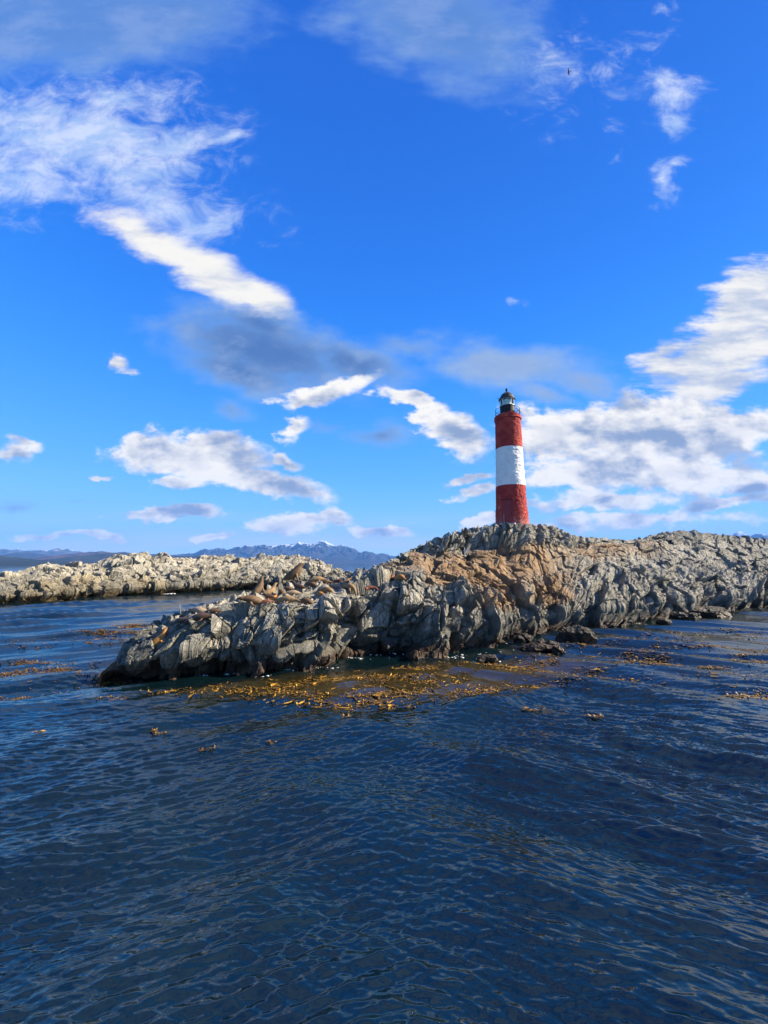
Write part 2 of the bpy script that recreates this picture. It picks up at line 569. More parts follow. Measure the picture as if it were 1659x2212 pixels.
def break_rock(P, amp, seed, flip=1.0, dip=None, elong=1.0, scale=1.0, strata=0.35, joints=1.0):
    """P displaced along its normals into jointed blocks. amp: rows x columns factor"""
    sh = P.shape
    N = grid_normals(P) * flip
    p = P.reshape(-1, 3)
    a = amp.reshape(-1)
    q = p @ (DIPA if dip is None else dip) + 0.10 * np.stack([fbm(p * 0.8, 3, seed + 50), fbm(p * 0.8, 3, seed + 60), fbm(p * 0.8, 3, seed + 70)], 1)
    big = fbm(p * 0.22, 3, seed) * 0.55
    # beds running along the dip
    bed1 = 1 - np.abs(fbm(q / np.array([1.0, 1.6, 9.0]), 4, seed + 80)) * 2.6
    bed2 = 1 - np.abs(fbm(q / np.array([.34, .6, 3.2]), 3, seed + 90)) * 2.6
    d = big + strata * (0.42 * bed1 + 0.16 * bed2)
    tint = np.zeros(len(p), np.float32)
    for size, stretch, la, ta, cw, cd, tw in ((2.3 * scale, 2.2, .90, 1.2, .05, .42, .4), (1.1 * scale, 2.3, .46, 1.35, .05, .24, .4), (0.46 * scale, 2.0, .15, .75, .07, .09, .25), (0.20, 1.5, .035, .30, .12, .02, .15)):
        lev, tl, edge, rnd = blocks(q / np.array([size, size, size * stretch * elong]), seed + int(size * 100))
        d = d + lev * la * min(1.0, size ** 0.25) + tl * ta * size - joints * cd * (1 - sstep(edge, 0, cw))
        tint += tw * (rnd - 0.5)
    d = d * a
    out = p + N.reshape(-1, 3) * d[:, None]
    return out.reshape(sh), (tint + 0.5).reshape(sh[:2])


W_ = None  # waterline: depth found from the picture height
island_keys = [
    (236, [(1463, W_), (1461, 19.75), (1459, 19.8), (1457, 19.9), (1454, 20.0), (1450, 20.1)]),
    (246, [(1461, W_), (1450, 19.85), (1444, 20.0), (1439, 20.2), (1434, 20.4), (1430, 20.6)]),
    (266, [(1459, W_), (1440, 19.9), (1430, 20.1), (1422, 20.4), (1416, 20.7), (1410, 21.0)]),
    (300, [(1458, W_), (1430, 19.95), (1415, 20.2), (1403, 20.5), (1393, 20.9), (1384, 21.3)]),
    (345, [(1457, W_), (1420, 20.0), (1400, 20.3), (1385, 20.7), (1368, 21.3), (1352, 22.0)]),
    (400, [(1456, W_), (1405, 20.1), (1378, 20.5), (1358, 21.0), (1340, 21.8), (1322, 22.8)]),
    (470, [(1453, W_), (1400, 20.4), (1362, 20.9), (1338, 21.4), (1322, 22.4), (1304, 23.8)]),
    (530, [(1451, W_), (1392, 20.6), (1345, 21.2), (1314, 21.9), (1299, 23.2), (1284, 25.0)]),
    (600, [(1446, W_), (1385, 21.1), (1338, 21.7), (1309, 22.4), (1290, 24.2), (1266, 27.5)]),
    (650, [(1440, W_), (1380, 21.7), (1335, 22.3), (1307, 23.0), (1284, 25.2), (1256, 28.8)]),
    (700, [(1436, W_), (1372, 22.3), (1325, 22.9), (1294, 23.7), (1274, 26.0), (1252, 29.6)]),
    (765, [(1421, W_), (1360, 24.2), (1310, 24.9), (1277, 25.9), (1262, 28.0), (1243, 31.5)]),
    (830, [(1415, W_), (1350, 24.9), (1298, 25.7), (1263, 27.0), (1243, 29.6), (1218, 34.0)]),
    (880, [(1412, W_), (1345, 25.3), (1297, 26.1), (1262, 27.6), (1232, 31.0), (1204, 35.5)]),
    (950, [(1410, W_), (1345, 25.6), (1302, 26.5), (1268, 28.2), (1226, 32.2), (1193, 37.0)]),
    (1020, [(1401, W_), (1346, 26.8), (1306, 27.9), (1266, 30.0), (1222, 33.8), (1186, 38.0)]),
    (1080, [(1388, W_), (1345, 28.6), (1306, 29.8), (1262, 32.0), (1216, 35.4), (1182, 38.9)]),
    (1147, [(1367, W_), (1334, 32.4), (1303, 33.4), (1258, 35.2), (1212, 37.4), (1180, 39.4)]),
    (1228, [(1355, W_), (1322, 35.4), (1288, 36.6), (1246, 38.8), (1206, 42.0), (1172, 45.4)]),
    (1307, [(1351, W_), (1315, 36.6), (1280, 38.2), (1238, 41.0), (1203, 45.0), (1174, 49.0)]),
    (1400, [(1340, W_), (1304, 39.8), (1270, 41.6), (1232, 44.4), (1196, 48.8), (1172, 53.0)]),
    (1490, [(1327, W_), (1294, 44.6), (1262, 46.4), (1226, 49.0), (1190, 53.0), (1162, 57.5)]),
    (1580, [(1317, W_), (1288, 49.0), (1258, 50.8), (1224, 53.6), (1192, 57.6), (1166, 62.0)]),
    (1660, [(1311, W_), (1282, 52.6), (1254, 54.6), (1224, 57.4), (1196, 61.4), (1174, 66.0)]),
    (1800, [(1305, W_), (1276, 56.6), (1252, 58.8), (1228, 61.8), (1204, 66.0), (1186, 71.0)]),
    (2000, [(1294, W_), (1274, 65.0), (1256, 68.0), (1238, 72.0), (1220, 77.0), (1206, 82.0)]),
    (2150, [(1288, W_), (1278, 70.0), (1268, 72.0), (1258, 75.0), (1250, 79.0), (1244, 84.0)]),
    (2200, [(1286, W_), (1284, 72.0), (1282, 74.0), (1280, 77.0), (1278, 80.0), (1277, 84.0)]),
]
# skyline that rises behind the last row: the crag under the lighthouse and the ridge to its right
ridge_x = [236, 300, 400, 470, 530, 600, 765, 830, 850, 907, 950, 987, 1030, 1062, 1106, 1147, 1201, 1233, 1265, 1307, 1361, 1403, 1441, 1483, 1547, 1606, 1660, 1800, 2000, 2200]
ridge_y = [1449, 1383, 1321, 1303, 1283, 1265, 1242, 1217, 1207, 1178, 1161, 1147, 1139, 1134, 1131, 1132, 1137, 1155, 1160, 1162, 1167, 1160, 1150, 1146, 1153, 1158, 1165, 1177, 1200, 1276]


def build_island():
    cols = np.concatenate([np.arange(236, 1700, 0.9), np.arange(1700, 2201, 4.0)])
    keys = []
    for px, prof in island_keys:
        top = float(np.interp(px, ridge_x, ridge_y))
        py, Y = prof[-1]
        dY = 0.45 + 0.012 * max(0, py - top)
        keys.append((px, prof + [(min(top, py - 0.5), Y + dY)]))
    P, cx, tt = loft(keys, cols, [110, 90, 75, 60, 70, 60], [(2.5, 0.97), (6.0, 0.6), (11.0, -1)], 9, 5)
    px_of = cx
    # exact skyline row: lift the columns so that the skyline row matches
    row = int(np.argmin(np.abs(tt - 7)))
    Yr, Zr = P[row, :, 1], P[row, :, 2]
    want = HC + np.array([ray(x, np.interp(x, ridge_x, ridge_y))[1] for x in px_of]) * Yr
    dz = want - Zr
    w = np.interp(tt, [5.4, 6.4, 7, 8.2, 9.2], [0, .55, 1, .9, 0])[:, None]
    P[:, :, 2] += dz[None, :] * w
    # how strongly the surface is broken
    amp = np.ones(P.shape[:2])
    X, Y, Z = P[..., 0], P[..., 1], P[..., 2]
    P[:, 0, 2] = -1.7
    P[:, -1, 2] = -1.7
    fade_edge = np.clip((px_of - 236) / 130, 0.08, 1) * np.clip((2200 - px_of) / 60, 0.1, 1)
    amp *= fade_edge[None, :]
    ledge = sstep(px_of, 500, 560) * (1 - sstep(px_of, 740, 800))
    amp *= 1 - 0.62 * ledge[None, :] * (sstep(tt, 3.85, 4.2) * (1 - sstep(tt, 5.8, 6.4)))[:, None]
    lowslope = (sstep(tt, 3.6, 4.6) * (1 - sstep(tt, 5.6, 6.3)))[:, None] * np.ones_like(amp)
    mid = sstep(px_of, 770, 900)[None, :]
    amp *= 1 - 0.50 * lowslope * mid
    amp *= 1 - (0.05 * sstep(px_of, 1120, 1300))[None, :]
    tower = np.sqrt((X - TX) ** 2 + (Y - TY) ** 2)
    amp *= 0.35 + 0.65 * sstep(tower, 1.8, 2.8)
    amp *= 1 - 0.35 * (sstep(tt, 5.6, 6.4) * (1 - sstep(tt, 8, 9)))[:, None] * sstep(px_of, 1180, 1300)[None, :]
    amp *= 0.85
    D, tint = break_rock(P, amp, 11, scale=.85)
    D2, tint2 = break_rock(P, amp * .8, 12, dip=DIPB, elong=1.9, scale=1.0, strata=1.25, joints=.55)
    wr = sstep(px_of, 1090, 1260)[None, :] * np.ones_like(amp)
    D = D * (1 - wr[..., None]) + D2 * wr[..., None]
    tint = tint * (1 - wr) + tint2 * wr
    # after the breaking, settle each stretch of the skyline back to its height
    for _ in range(2):
        vy = (D[..., 2] - HC) / D[..., 1]
        sky_v = vy[np.argmin(np.abs(tt - 6.2)):np.argmin(np.abs(tt - 9.5))].max(0)
        want_v = np.array([ray(x, np.interp(x, ridge_x, ridge_y))[1] for x in px_of])
        corr = smooth_axis(((want_v - sky_v) * D[row, :, 1])[None, :], 22, 1)[0]
        D[..., 2] += corr[None, :] * np.interp(tt, [3.5, 6.0, 9, 10], [0, 1, 1, 0])[:, None]
    under = (np.sqrt((D[..., 0] - TX) ** 2 + (D[..., 1] - TY) ** 2) < 1.9)
    D[..., 2] = np.where(under, np.minimum(D[..., 2], TZ + .12), D[..., 2])
    soil = (sstep(px_of, 870, 960) * (1 - sstep(px_of, 1080, 1330)))[None, :] * (sstep(tt, 3.4, 4.3) * (1 - sstep(tt, 5.75, 6.1)))[:, None]
    soil2 = 0.6 * (sstep(px_of, 760, 850) * (1 - sstep(px_of, 1350, 1500)))[None, :] * (sstep(tt, 4.4, 5.2) * (1 - sstep(tt, 5.9, 6.3)))[:, None]
    low = (sstep(px_of, 1000, 1080) * (1 - sstep(px_of, 1190, 1260)))[None, :] * (sstep(tt, 2.2, 3.0) * (1 - sstep(tt, 4, 4.5)))[:, None] * 0.8
    n = fbm(D.reshape(-1, 3) * 0.35, 4, 5).reshape(soil.shape)
    soil = np.clip(np.maximum(np.maximum(soil, soil2), low) * 1.1 + n * 0.9 * np.clip(np.maximum(np.maximum(soil, soil2), low) * 3, 0, 1) - .05, 0, 1)
    return grid_mesh('rocky_island', D, ROCK, {'tint': tint, 'soil': soil})


# the lighthouse stands here
TY = 42.0
TX = ray(1106, 1132)[0] * TY
TZ = HC + ray(1106, 1132)[1] * (TY - 1.7)

island = tag(build_island(), kind='structure')

islet_keys = [(-260, [(1330, W_), (1310, 43.2), (1292, 44.4), (1272, 47.5), (1258, 50.0)]),
              (0, [(1306, W_), (1289, 55.4), (1272, 57.0), (1256, 60.0), (1244, 63.0)]),
              (100, [(1300, W_), (1284, 59.2), (1264, 61.0), (1244, 64.0), (1228, 67.5)]),
              (200, [(1291, W_), (1275, 65.6), (1254, 67.6), (1234, 71.0), (1217, 75.0)]),
              (300, [(1285, W_), (1268, 71.5), (1246, 73.5), (1222, 77.5), (1202, 81.5)]),
              (400, [(1280, W_), (1264, 77.5), (1246, 80.0), (1228, 84.0), (1212, 88.0)]),
              (540, [(1272, W_), (1258, 88.5), (1242, 91.0), (1222, 95.0), (1206, 99.0)]),
              (640, [(1268, W_), (1254, 96.0), (1238, 98.5), (1218, 102.0), (1203, 106.0)]),
              (720, [(1265, W_), (1256, 102.0), (1246, 104.0), (1236, 107.0), (1227, 110.0)]),
              (790, [(1262, W_), (1258, 108.0), (1254, 110.0), (1250, 113.0), (1247, 116.0)])]
islet_rx = [-260, 0, 50, 100, 150, 200, 240, 270, 295, 310, 318, 326, 345, 370, 400, 440, 500, 530, 560, 590, 620, 640, 660, 690, 720, 750, 790]
islet_ry = [1258, 1244, 1236, 1228, 1225, 1217, 1211, 1206, 1201, 1199, 1203, 1214, 1211, 1213, 1210, 1207, 1205, 1209, 1205, 1207, 1201, 1202, 1207, 1218, 1226, 1236, 1247]


def build_islet():
    cols = np.concatenate([np.arange(-260, -20, 3.0), np.arange(-20, 790, 0.9)])
    keys = [(px, prof + [(float(np.interp(px, islet_rx, islet_ry)), prof[-1][1] + 0.8)]) for px, prof in islet_keys]
    P, cx, tt = loft(keys, cols, [50, 50, 45, 40, 20], [(3, 0.95), (9, 0.5), (16, -1)], 6, 4)
    row = int(np.argmin(np.abs(tt - 6)))
    want = HC + np.array([ray(x, np.interp(x, islet_rx, islet_ry))[1] for x in cx]) * P[row, :, 1]
    w = np.interp(tt, [4.5, 5.4, 6, 7.2, 8.2], [0, .55, 1, .9, 0])[:, None]
    P[:, :, 2] += (want - P[row, :, 2])[None, :] * w
    amp = np.ones(P.shape[:2]) * np.clip((790 - cx) / 60, 0.1, 1)[None, :] * 1.0
    D, tint = break_rock(P * 0.8, amp * 0.62, 31)
    D = D / 0.8
    n = fbm(D.reshape(-1, 3) * 0.12, 3, 9).reshape(amp.shape)
    soil = np.clip((n - 0.05) * 3, 0, 1) * (sstep(D[..., 2], 0.8, 1.6) * (1 - sstep(D[..., 2], 3.0, 4.5)))
    return grid_mesh('rocky_islet', D, PALE_ROCK, {'tint': tint, 'soil': soil})


islet = tag(build_islet(), kind='structure')


# ------------------------------------------------------------------ hills and mountains across the water
def hill_material(name, low, high, snow=None, snow_z=0.0):
    m, t, b = material(name)
    tc = t.node('ShaderNodeTexCoord')
    p = E(t, tc.outputs['Object'])
    n = t.noise(p, 0.004, 7, 0.6)
    n2 = t.noise(p, 0.02, 5, 0.65)
    _, _, z = t.sep(p)
    c = t.mix(t.step(n, 0.4, 0.62), low, high)
    c = t.mix(t.step(n2, 0.5, 0.7) * 0.4, c, tuple(x * 0.5 for x in low))
    if snow:
        g = t.node('ShaderNodeNewGeometry')
        nz = t.sep(E(t, g.outputs['Normal']))[2]
        lvl = z + (n - 0.5) * 700 + (n2 - 0.5) * 420 + (nz - 0.75) * 260
        c = t.mix(t.step(lvl, snow_z, snow_z + 60), c, snow)
    t.put(b.inputs['Base Color'], c)
    b.inputs['Roughness'].default_value = 0.95
    b.inputs['Specular IOR Level'].default_value = 0.05
    return m


def mountain_range(name, line, Y, depth, mat, rough, seed, ncol=500, nrow=70, crag=1.0):
    xs = [q[0] for q in line]
    ys = [q[1] for q in line]
    px = np.linspace(xs[0], xs[-1], ncol)
    top = np.interp(px, xs, ys)
    uv = np.array([ray(a, b_) for a, b_ in zip(px, top)])
    s = np.concatenate([np.linspace(0, 1, nrow), np.linspace(1, 1.8, 22)[1:]])
    Zt = np.maximum(HC + uv[:, 1] * Y, 2.0)
    Zt = np.where((np.arange(ncol) < 1) | (np.arange(ncol) > ncol - 2), -5, Zt)
    Yg = Y - depth * (1 - s)[:, None] * np.ones((1, ncol))
    Xg = uv[None, :, 0] * Y + 0 * Yg
    prof = np.where(s <= 1, s ** 1.25, np.maximum(1 - (s - 1) / 0.8, 0) ** 1.2)
    P0 = np.stack([Xg, Yg, 0 * Yg], -1).reshape(-1, 3)
    r = 1 - np.abs(fbm(P0 / (Y * 0.045), 5, seed, 0.55)) * 2
    r = r.reshape(Yg.shape)
    mod = (prof * (1 - prof) * 4)[:, None] * (prof[:, None] ** 0.3)
    Zg = Zt[None, :] * prof[:, None] * (1 + rough * (r - 0.6) * mod)
    Zg = Zg + crag * Zt[None, :] * 0.06 * fbm(P0 / (Y * 0.008), 3, seed + 9).reshape(Yg.shape) * (prof ** 2)[:, None]
    Zg[0] = -5
    Zg[-1] = -5
    return tag(grid_mesh(name, np.stack([Xg, Yg, Zg], -1), mat, smooth=True), kind='structure')


HILL_DARK = hill_material('hill_dark', (.016, .022, .018), (.026, .028, .020))
HILL_MID = hill_material('hill_mid', (.02, .028, .026), (.04, .034, .028))
HILL_BROWN = hill_material('hill_brown', (.04, .032, .028), (.09, .048, .035))
PEAK = hill_material('peak_rock', (.022, .034, .050), (.040, .040, .046), (.42, .47, .54), 520)
PEAK_FAR = hill_material('peak_rock_far', (.04, .05, .06), (.065, .065, .07), (.45, .50, .57), 430)
PEAK_RIGHT = hill_material('peak_rock_right', (.04, .05, .06), (.065, .065, .07), (.40, .46, .54), 720)

mountain_range('hill', [(-420, 1185), (-200, 1192), (-60, 1196), (0, 1202), (16, 1207.5), (93, 1210), (160, 1212.5), (260, 1217), (340, 1222)], 3400, 1500, HILL_DARK, .5, 3)
mountain_range('hill', [(60, 1219), (110, 1213), (160, 1210), (200, 1203), (225, 1198), (248, 1194.5), (267, 1193), (293, 1195.5), (320, 1198), (352, 1197), (379, 1201), (447, 1200), (492, 1202), (537, 1207), (600, 1216), (640, 1221)], 5200, 1600, HILL_MID, .5, 4)
mountain_range('hill', [(20, 1216), (107, 1206), (128, 1202), (171, 1194.5), (200, 1192), (227, 1191), (245, 1195), (300, 1205), (360, 1218)], 6500, 1400, HILL_BROWN, .5, 5)
mountain_range('hill', [(-420, 1196), (-100, 1198), (0, 1199.5), (40, 1194.5), (67, 1194), (107, 1200), (150, 1206), (230, 1219)], 7600, 1400, HILL_MID, .5, 6)
mountain_range('mountain_range', [(-420, 1180), (-300, 1186), (-150, 1182), (0, 1189), (27, 1186), (40, 1187), (56, 1192), (72, 1190), (93, 1189), (109, 1190), (118, 1185.5), (125, 1184), (131, 1186), (139, 1189), (147, 1186), (153, 1190), (160, 1191), (176, 1192), (190, 1197), (240, 1212), (280, 1219)],
               10500, 2600, PEAK_FAR, .7, 7, crag=1.3)
mountain_range('mountain_range', [(330, 1219), (399, 1200), (423, 1197), (444, 1195), (455, 1190.5), (459, 1189), (466, 1188), (474, 1184), (480, 1187), (486, 1191), (500, 1188), (513, 1185), (520, 1187), (530, 1182), (543, 1180), (550, 1182), (573, 1179), (585, 1180), (597, 1178), (605, 1180), (615, 1179), (630, 1178), (642, 1176), (648, 1175), (654, 1173), (660, 1177), (666, 1176), (678, 1179), (681, 1176.5), (692, 1176), (697, 1172), (702, 1170), (709, 1173), (717, 1177.5), (726, 1182), (732, 1182), (738, 1180), (750, 1182), (762, 1185), (770, 1190), (777, 1195), (785, 1194), (795, 1192), (804, 1194), (813, 1197), (822, 1196), (831, 1197), (852, 1203), (900, 1209), (980, 1219)],
               11500, 3600, PEAK, 1.1, 8, ncol=900, nrow=120, crag=2.0)
mountain_range('mountain_range', [(1380, 1200), (1480, 1172), (1540, 1166), (1575, 1158), (1582, 1154.6), (1588, 1151), (1595, 1148), (1603, 1150.6), (1614, 1158.6), (1625, 1160), (1635, 1160), (1643, 1156), (1651, 1154), (1659, 1154.6), (1690, 1148), (1740, 1160), (1800, 1152), (1900, 1170), (2100, 1165), (2300, 1200)],
               11000, 3000, PEAK_RIGHT, .7, 9, crag=1.0)


# ------------------------------------------------------------------ sea
rngw = np.random.default_rng(7)
WAVES = []      # wavelength, wave vector, phase, amplitude, family: 0 everywhere, 1 on the left, 2 on the right
for lam0, lam1, n, slope, dirs, spread in ((3.0, 6.5, 8, .21, (120, 62), 7), (1.3, 2.6, 14, .10, (118, 62), 9), (.55, 1.25, 24, .12, (116, 64), 11), (.16, .40, 72, .52, (114, 66, 90), 11)):
    for i in range(n):
        lam = lam0 * (lam1 / lam0) ** rngw.random()
        fam = i % len(dirs)
        a_ = math.radians(dirs[fam] + rngw.normal() * spread)
        k = 2 * math.pi / lam
        WAVES.append((lam, k * math.cos(a_), k * math.sin(a_), rngw.random() * 6.283, slope / k * math.sqrt(2.0 / n), 0 if fam == 2 else fam + 1))


def calm(x, y):
    """patches of smoother and rougher water; sheltered among the kelp and behind the rocks"""
    p = np.stack([x * 0.11, y * 0.07, 0 * x], -1).reshape(-1, 3)
    n = fbm(p, 3, 77).reshape(x.shape)
    g = np.clip(0.92 + 1.5 * n, 0.50, 1.6)
    return g * (1 - 0.55 * kelp_bed(x, y))


def lobe(x, y, cx, cy, rx, ry, rot=0.0):
    c, s_ = math.cos(rot), math.sin(rot)
    a_, b_ = (x - cx) * c + (y - cy) * s_, -(x - cx) * s_ + (y - cy) * c
    return np.clip(1.3 - np.sqrt((a_ / rx) ** 2 + (b_ / ry) ** 2), 0, 1)


BEDS = []   # (centre x, centre y, half length, half width, turn, strength) of the kelp beds, on the water
for px, py, rx, ry, rot, st in ((860, 1474, 7.0, 2.8, 0.10, 1.0), (1000, 1460, 5.2, 3.0, 0.2, 1.0), (700, 1482, 5.2, 2.2, 0.0, .8), (1180, 1445, 3.5, 2.2, .3, .9), (520, 1490, 4.0, 1.2, 0.0, .5)):
    c = on_water(px, py)
    BEDS.append((c.x, c.y, rx, ry, rot, st))


def kelp_bed(x, y):
    out = np.zeros_like(x)
    for cx, cy, rx, ry, rot, st in BEDS:
        out = np.maximum(out, st * lobe(x, y, cx, cy, rx, ry, rot))
    return out


def wave_height(x, y, foot=None, slopes=False):
    g = calm(x, y)
    far = 1 / (1 + (np.hypot(x, y) / 160) ** 2)
    h = np.zeros_like(x)
    lost = np.zeros_like(x)
    side = sstep(x + 0.9 * fbm(np.stack([x * .2, y * .12, 0 * x], -1).reshape(-1, 3), 2, 66).reshape(x.shape) * 6, -0.32 * np.abs(y) - 2, 0.38 * np.abs(y) + 2)
    famw = (0.75, 0.22 + 1.0 * (1 - side), 0.22 + 1.0 * side)
    for lam, kx, ky, ph, a_, fam in WAVES:
        w = 1.0 if foot is None else np.clip((lam / (foot + 1e-6) - 1.6) / 2.0, 0, 1)
        gg = (g if lam < 1.3 else 0.4 + 0.6 * g) * famw[fam]
        s_ = np.sin(kx * x + ky * y + ph)
        h += a_ * w * gg * far * (s_ - 0.32 * np.cos(2 * (kx * x + ky * y + ph)))
        if foot is not None:
            lost += (1 - w) * (a_ * gg * far) ** 2 * (kx * kx + ky * ky) * 0.5
    return (h, lost) if foot is not None else h


def build_sea():
    px = np.concatenate([np.linspace(-4.5, -1.15, 60, endpoint=False), np.linspace(-1.15, 1.15, 1250), np.linspace(1.15, 4.5, 60)[1:]])
    # rows: even steps in the picture, then out to the horizon
    py = np.concatenate([np.linspace(2420, 1260, 950), np.linspace(1260, 1219.6, 90)[1:]])
    Y = np.array([-HC / ray(829.5, v)[1] for v in py])
    Y = np.concatenate([[-80, -30, -10, 0.0, 2.0], Y[Y > 2.4], [9000, 16000, 30000]])
    U = px
    Yg = np.repeat(Y[:, None], len(U), 1)
    Xg = U[None, :] * np.maximum(np.abs(Yg), 3.0)
    dY = np.gradient(Y)
    foot = np.repeat(np.abs(dY)[:, None], len(U), 1)
    foot = np.maximum(foot, np.abs(np.gradient(Xg, axis=1)) * 0.8)
    foot = np.where(Yg < 2.4, 50, foot)
    h, lost = wave_height(Xg, Yg, foot)
    bed = kelp_bed(Xg, Yg)
    P = np.stack([Xg, Yg, h], -1)
    return grid_mesh('sea', P, SEA, {'chop': np.sqrt(lost), 'bed': bed}, smooth=True)


def sea_material():
    m, t, b = material('sea_water')
    tc = t.node('ShaderNodeTexCoord')
    p = E(t, tc.outputs['Object'])
    bed = t.attr('bed')
    n = t.noise(p, 0.35, 4, 0.6)
    deep = t.mix(t.step(n, 0.4, 0.65), (.0012, .0065, .0085), (.0020, .0095, .0115))
    c = t.mix(t.step(bed + (t.noise(p, 1.6, 4, 0.65) - 0.5) * 0.9, 0.15, 0.75), deep, (.030, .022, .006))
    t.put(b.inputs['Base Color'], c)
    b.inputs['IOR'].default_value = 1.75
    b.inputs['Specular IOR Level'].default_value = 0.5
    t.put(b.inputs['Roughness'], t.m('MINIMUM', t.attr('chop') * 0.65 + 0.035, 0.22))
    q = t.vm('MULTIPLY', p, (1, 1.35, 1))
    fine = t.noise(q, 5.5, 3, 0.6, 0.8) + t.noise(q, 14.0, 2, 0.5, 0.5) * 0.35
    t.put(b.inputs['Normal'], t.bump(fine, 0.2, 0.03))
    return m


SEA = sea_material()
sea = tag(build_sea(), kind='structure')


# ------------------------------------------------------------------ lighthouse
def empty(name, loc, rz=0.0):
    o = bpy.data.objects.new(name, None)
    COL.objects.link(o)
    o.location = loc
    o.rotation_euler = (0, 0, rz)
    o.empty_display_size = 0.3
    return o


def link_mesh(name, me, mat, parent=None, smooth=False):
    if mat is not None:
        me.materials.append(mat)
    me.polygons.foreach_set('use_smooth', np.full(len(me.polygons), smooth, dtype=bool))
    o = bpy.data.objects.new(name, me)
    COL.objects.link(o)
    if parent is not None:
        o.parent = parent
    return o


def from_bm(name, bm, mat, parent=None, smooth=False):
    bmesh.ops.recalc_face_normals(bm, faces=bm.faces)
    me = bpy.data.meshes.new(name)
    bm.to_mesh(me)
    bm.free()
    return link_mesh(name, me, mat, parent, smooth)


def add_lathe(bm, prof, n=48, closed_ends=True):
    """prof: [(r, z)] from bottom to top"""
    rings = []
    for r, z in prof:
        if r < 1e-4:
            rings.append([bm.verts.new((0, 0, z))])
        else:
            rings.append([bm.verts.new((r * math.sin(2 * math.pi * i / n), -r * math.cos(2 * math.pi * i / n), z)) for i in range(n)])
    for a, b in zip(rings, rings[1:]):
        for i in range(n):
            j = (i + 1) % n
            if len(a) == 1 and len(b) == 1:
                continue
            if len(a) == 1:
                bm.faces.new((a[0], b[j], b[i]))
            elif len(b) == 1:
                bm.faces.new((a[i], a[j], b[0]))
            else:
                bm.faces.new((a[i], a[j], b[j], b[i]))
    if closed_ends:
        if len(rings[0]) > 1: bm.faces.new(rings[0][::-1])
        if len(rings[-1]) > 1: bm.faces.new(rings[-1])


def add_tube(bm, pts, r, n=8):
    pts = [Vector(p) for p in pts]
    rings = []
    for i, p in enumerate(pts):
        d = (pts[min(i + 1, len(pts) - 1)] - pts[max(i - 1, 0)]).normalized()
        a = d.cross(Vector((0, 0, 1)) if abs(d.z) < 0.9 else Vector((1, 0, 0))).normalized()
        b = d.cross(a)
        rr = r[i] if hasattr(r, '__len__') else r
        rings.append([bm.verts.new(p + (a * math.cos(2 * math.pi * k / n) + b * math.sin(2 * math.pi * k / n)) * rr) for k in range(n)])
    for q, w in zip(rings, rings[1:]):
        for k in range(n):
            bm.faces.new((q[k], q[(k + 1) % n], w[(k + 1) % n], w[k]))
    bm.faces.new(rings[0][::-1])
    bm.faces.new(rings[-1])


def add_box(bm, c, size, rot=None):
    m = Matrix.Translation(c) @ (rot.to_4x4() if rot else Matrix.Identity(4)) @ Matrix.Diagonal((*size, 1))
    return bmesh.ops.create_cube(bm, size=1.0, matrix=m)


def ht(zy, Y):   # height above the foot of the tower, from a height in the picture and its depth
    return HC + ray(1100, (1480 + zy / 3.687) / 1.8083)[1] * Y - TZ


H_RED = ht(1553, TY)
H_WHITE = ht(1012, TY)
H_CORN = ht(602, TY)
H_TOP = ht(550, TY)
H_DRUM = ht(362, TY - .7)
H_GLASS = ht(262, TY - .7)
H_DOME = ht(190, TY)
H_TIP = ht(136, TY)
TOWER_PROF_Z = [-0.5, 0.0, 0.35, H_RED * 0.45, H_RED, H_WHITE, H_CORN]
TOWER_PROF_R = [1.82, 1.74, 1.66, 1.575, 1.49, 1.375, 1.335]
DOOR_A = math.radians(-14)
DOOR_W = 1.06
DOOR_H = ht(1728, TY - 1.6)


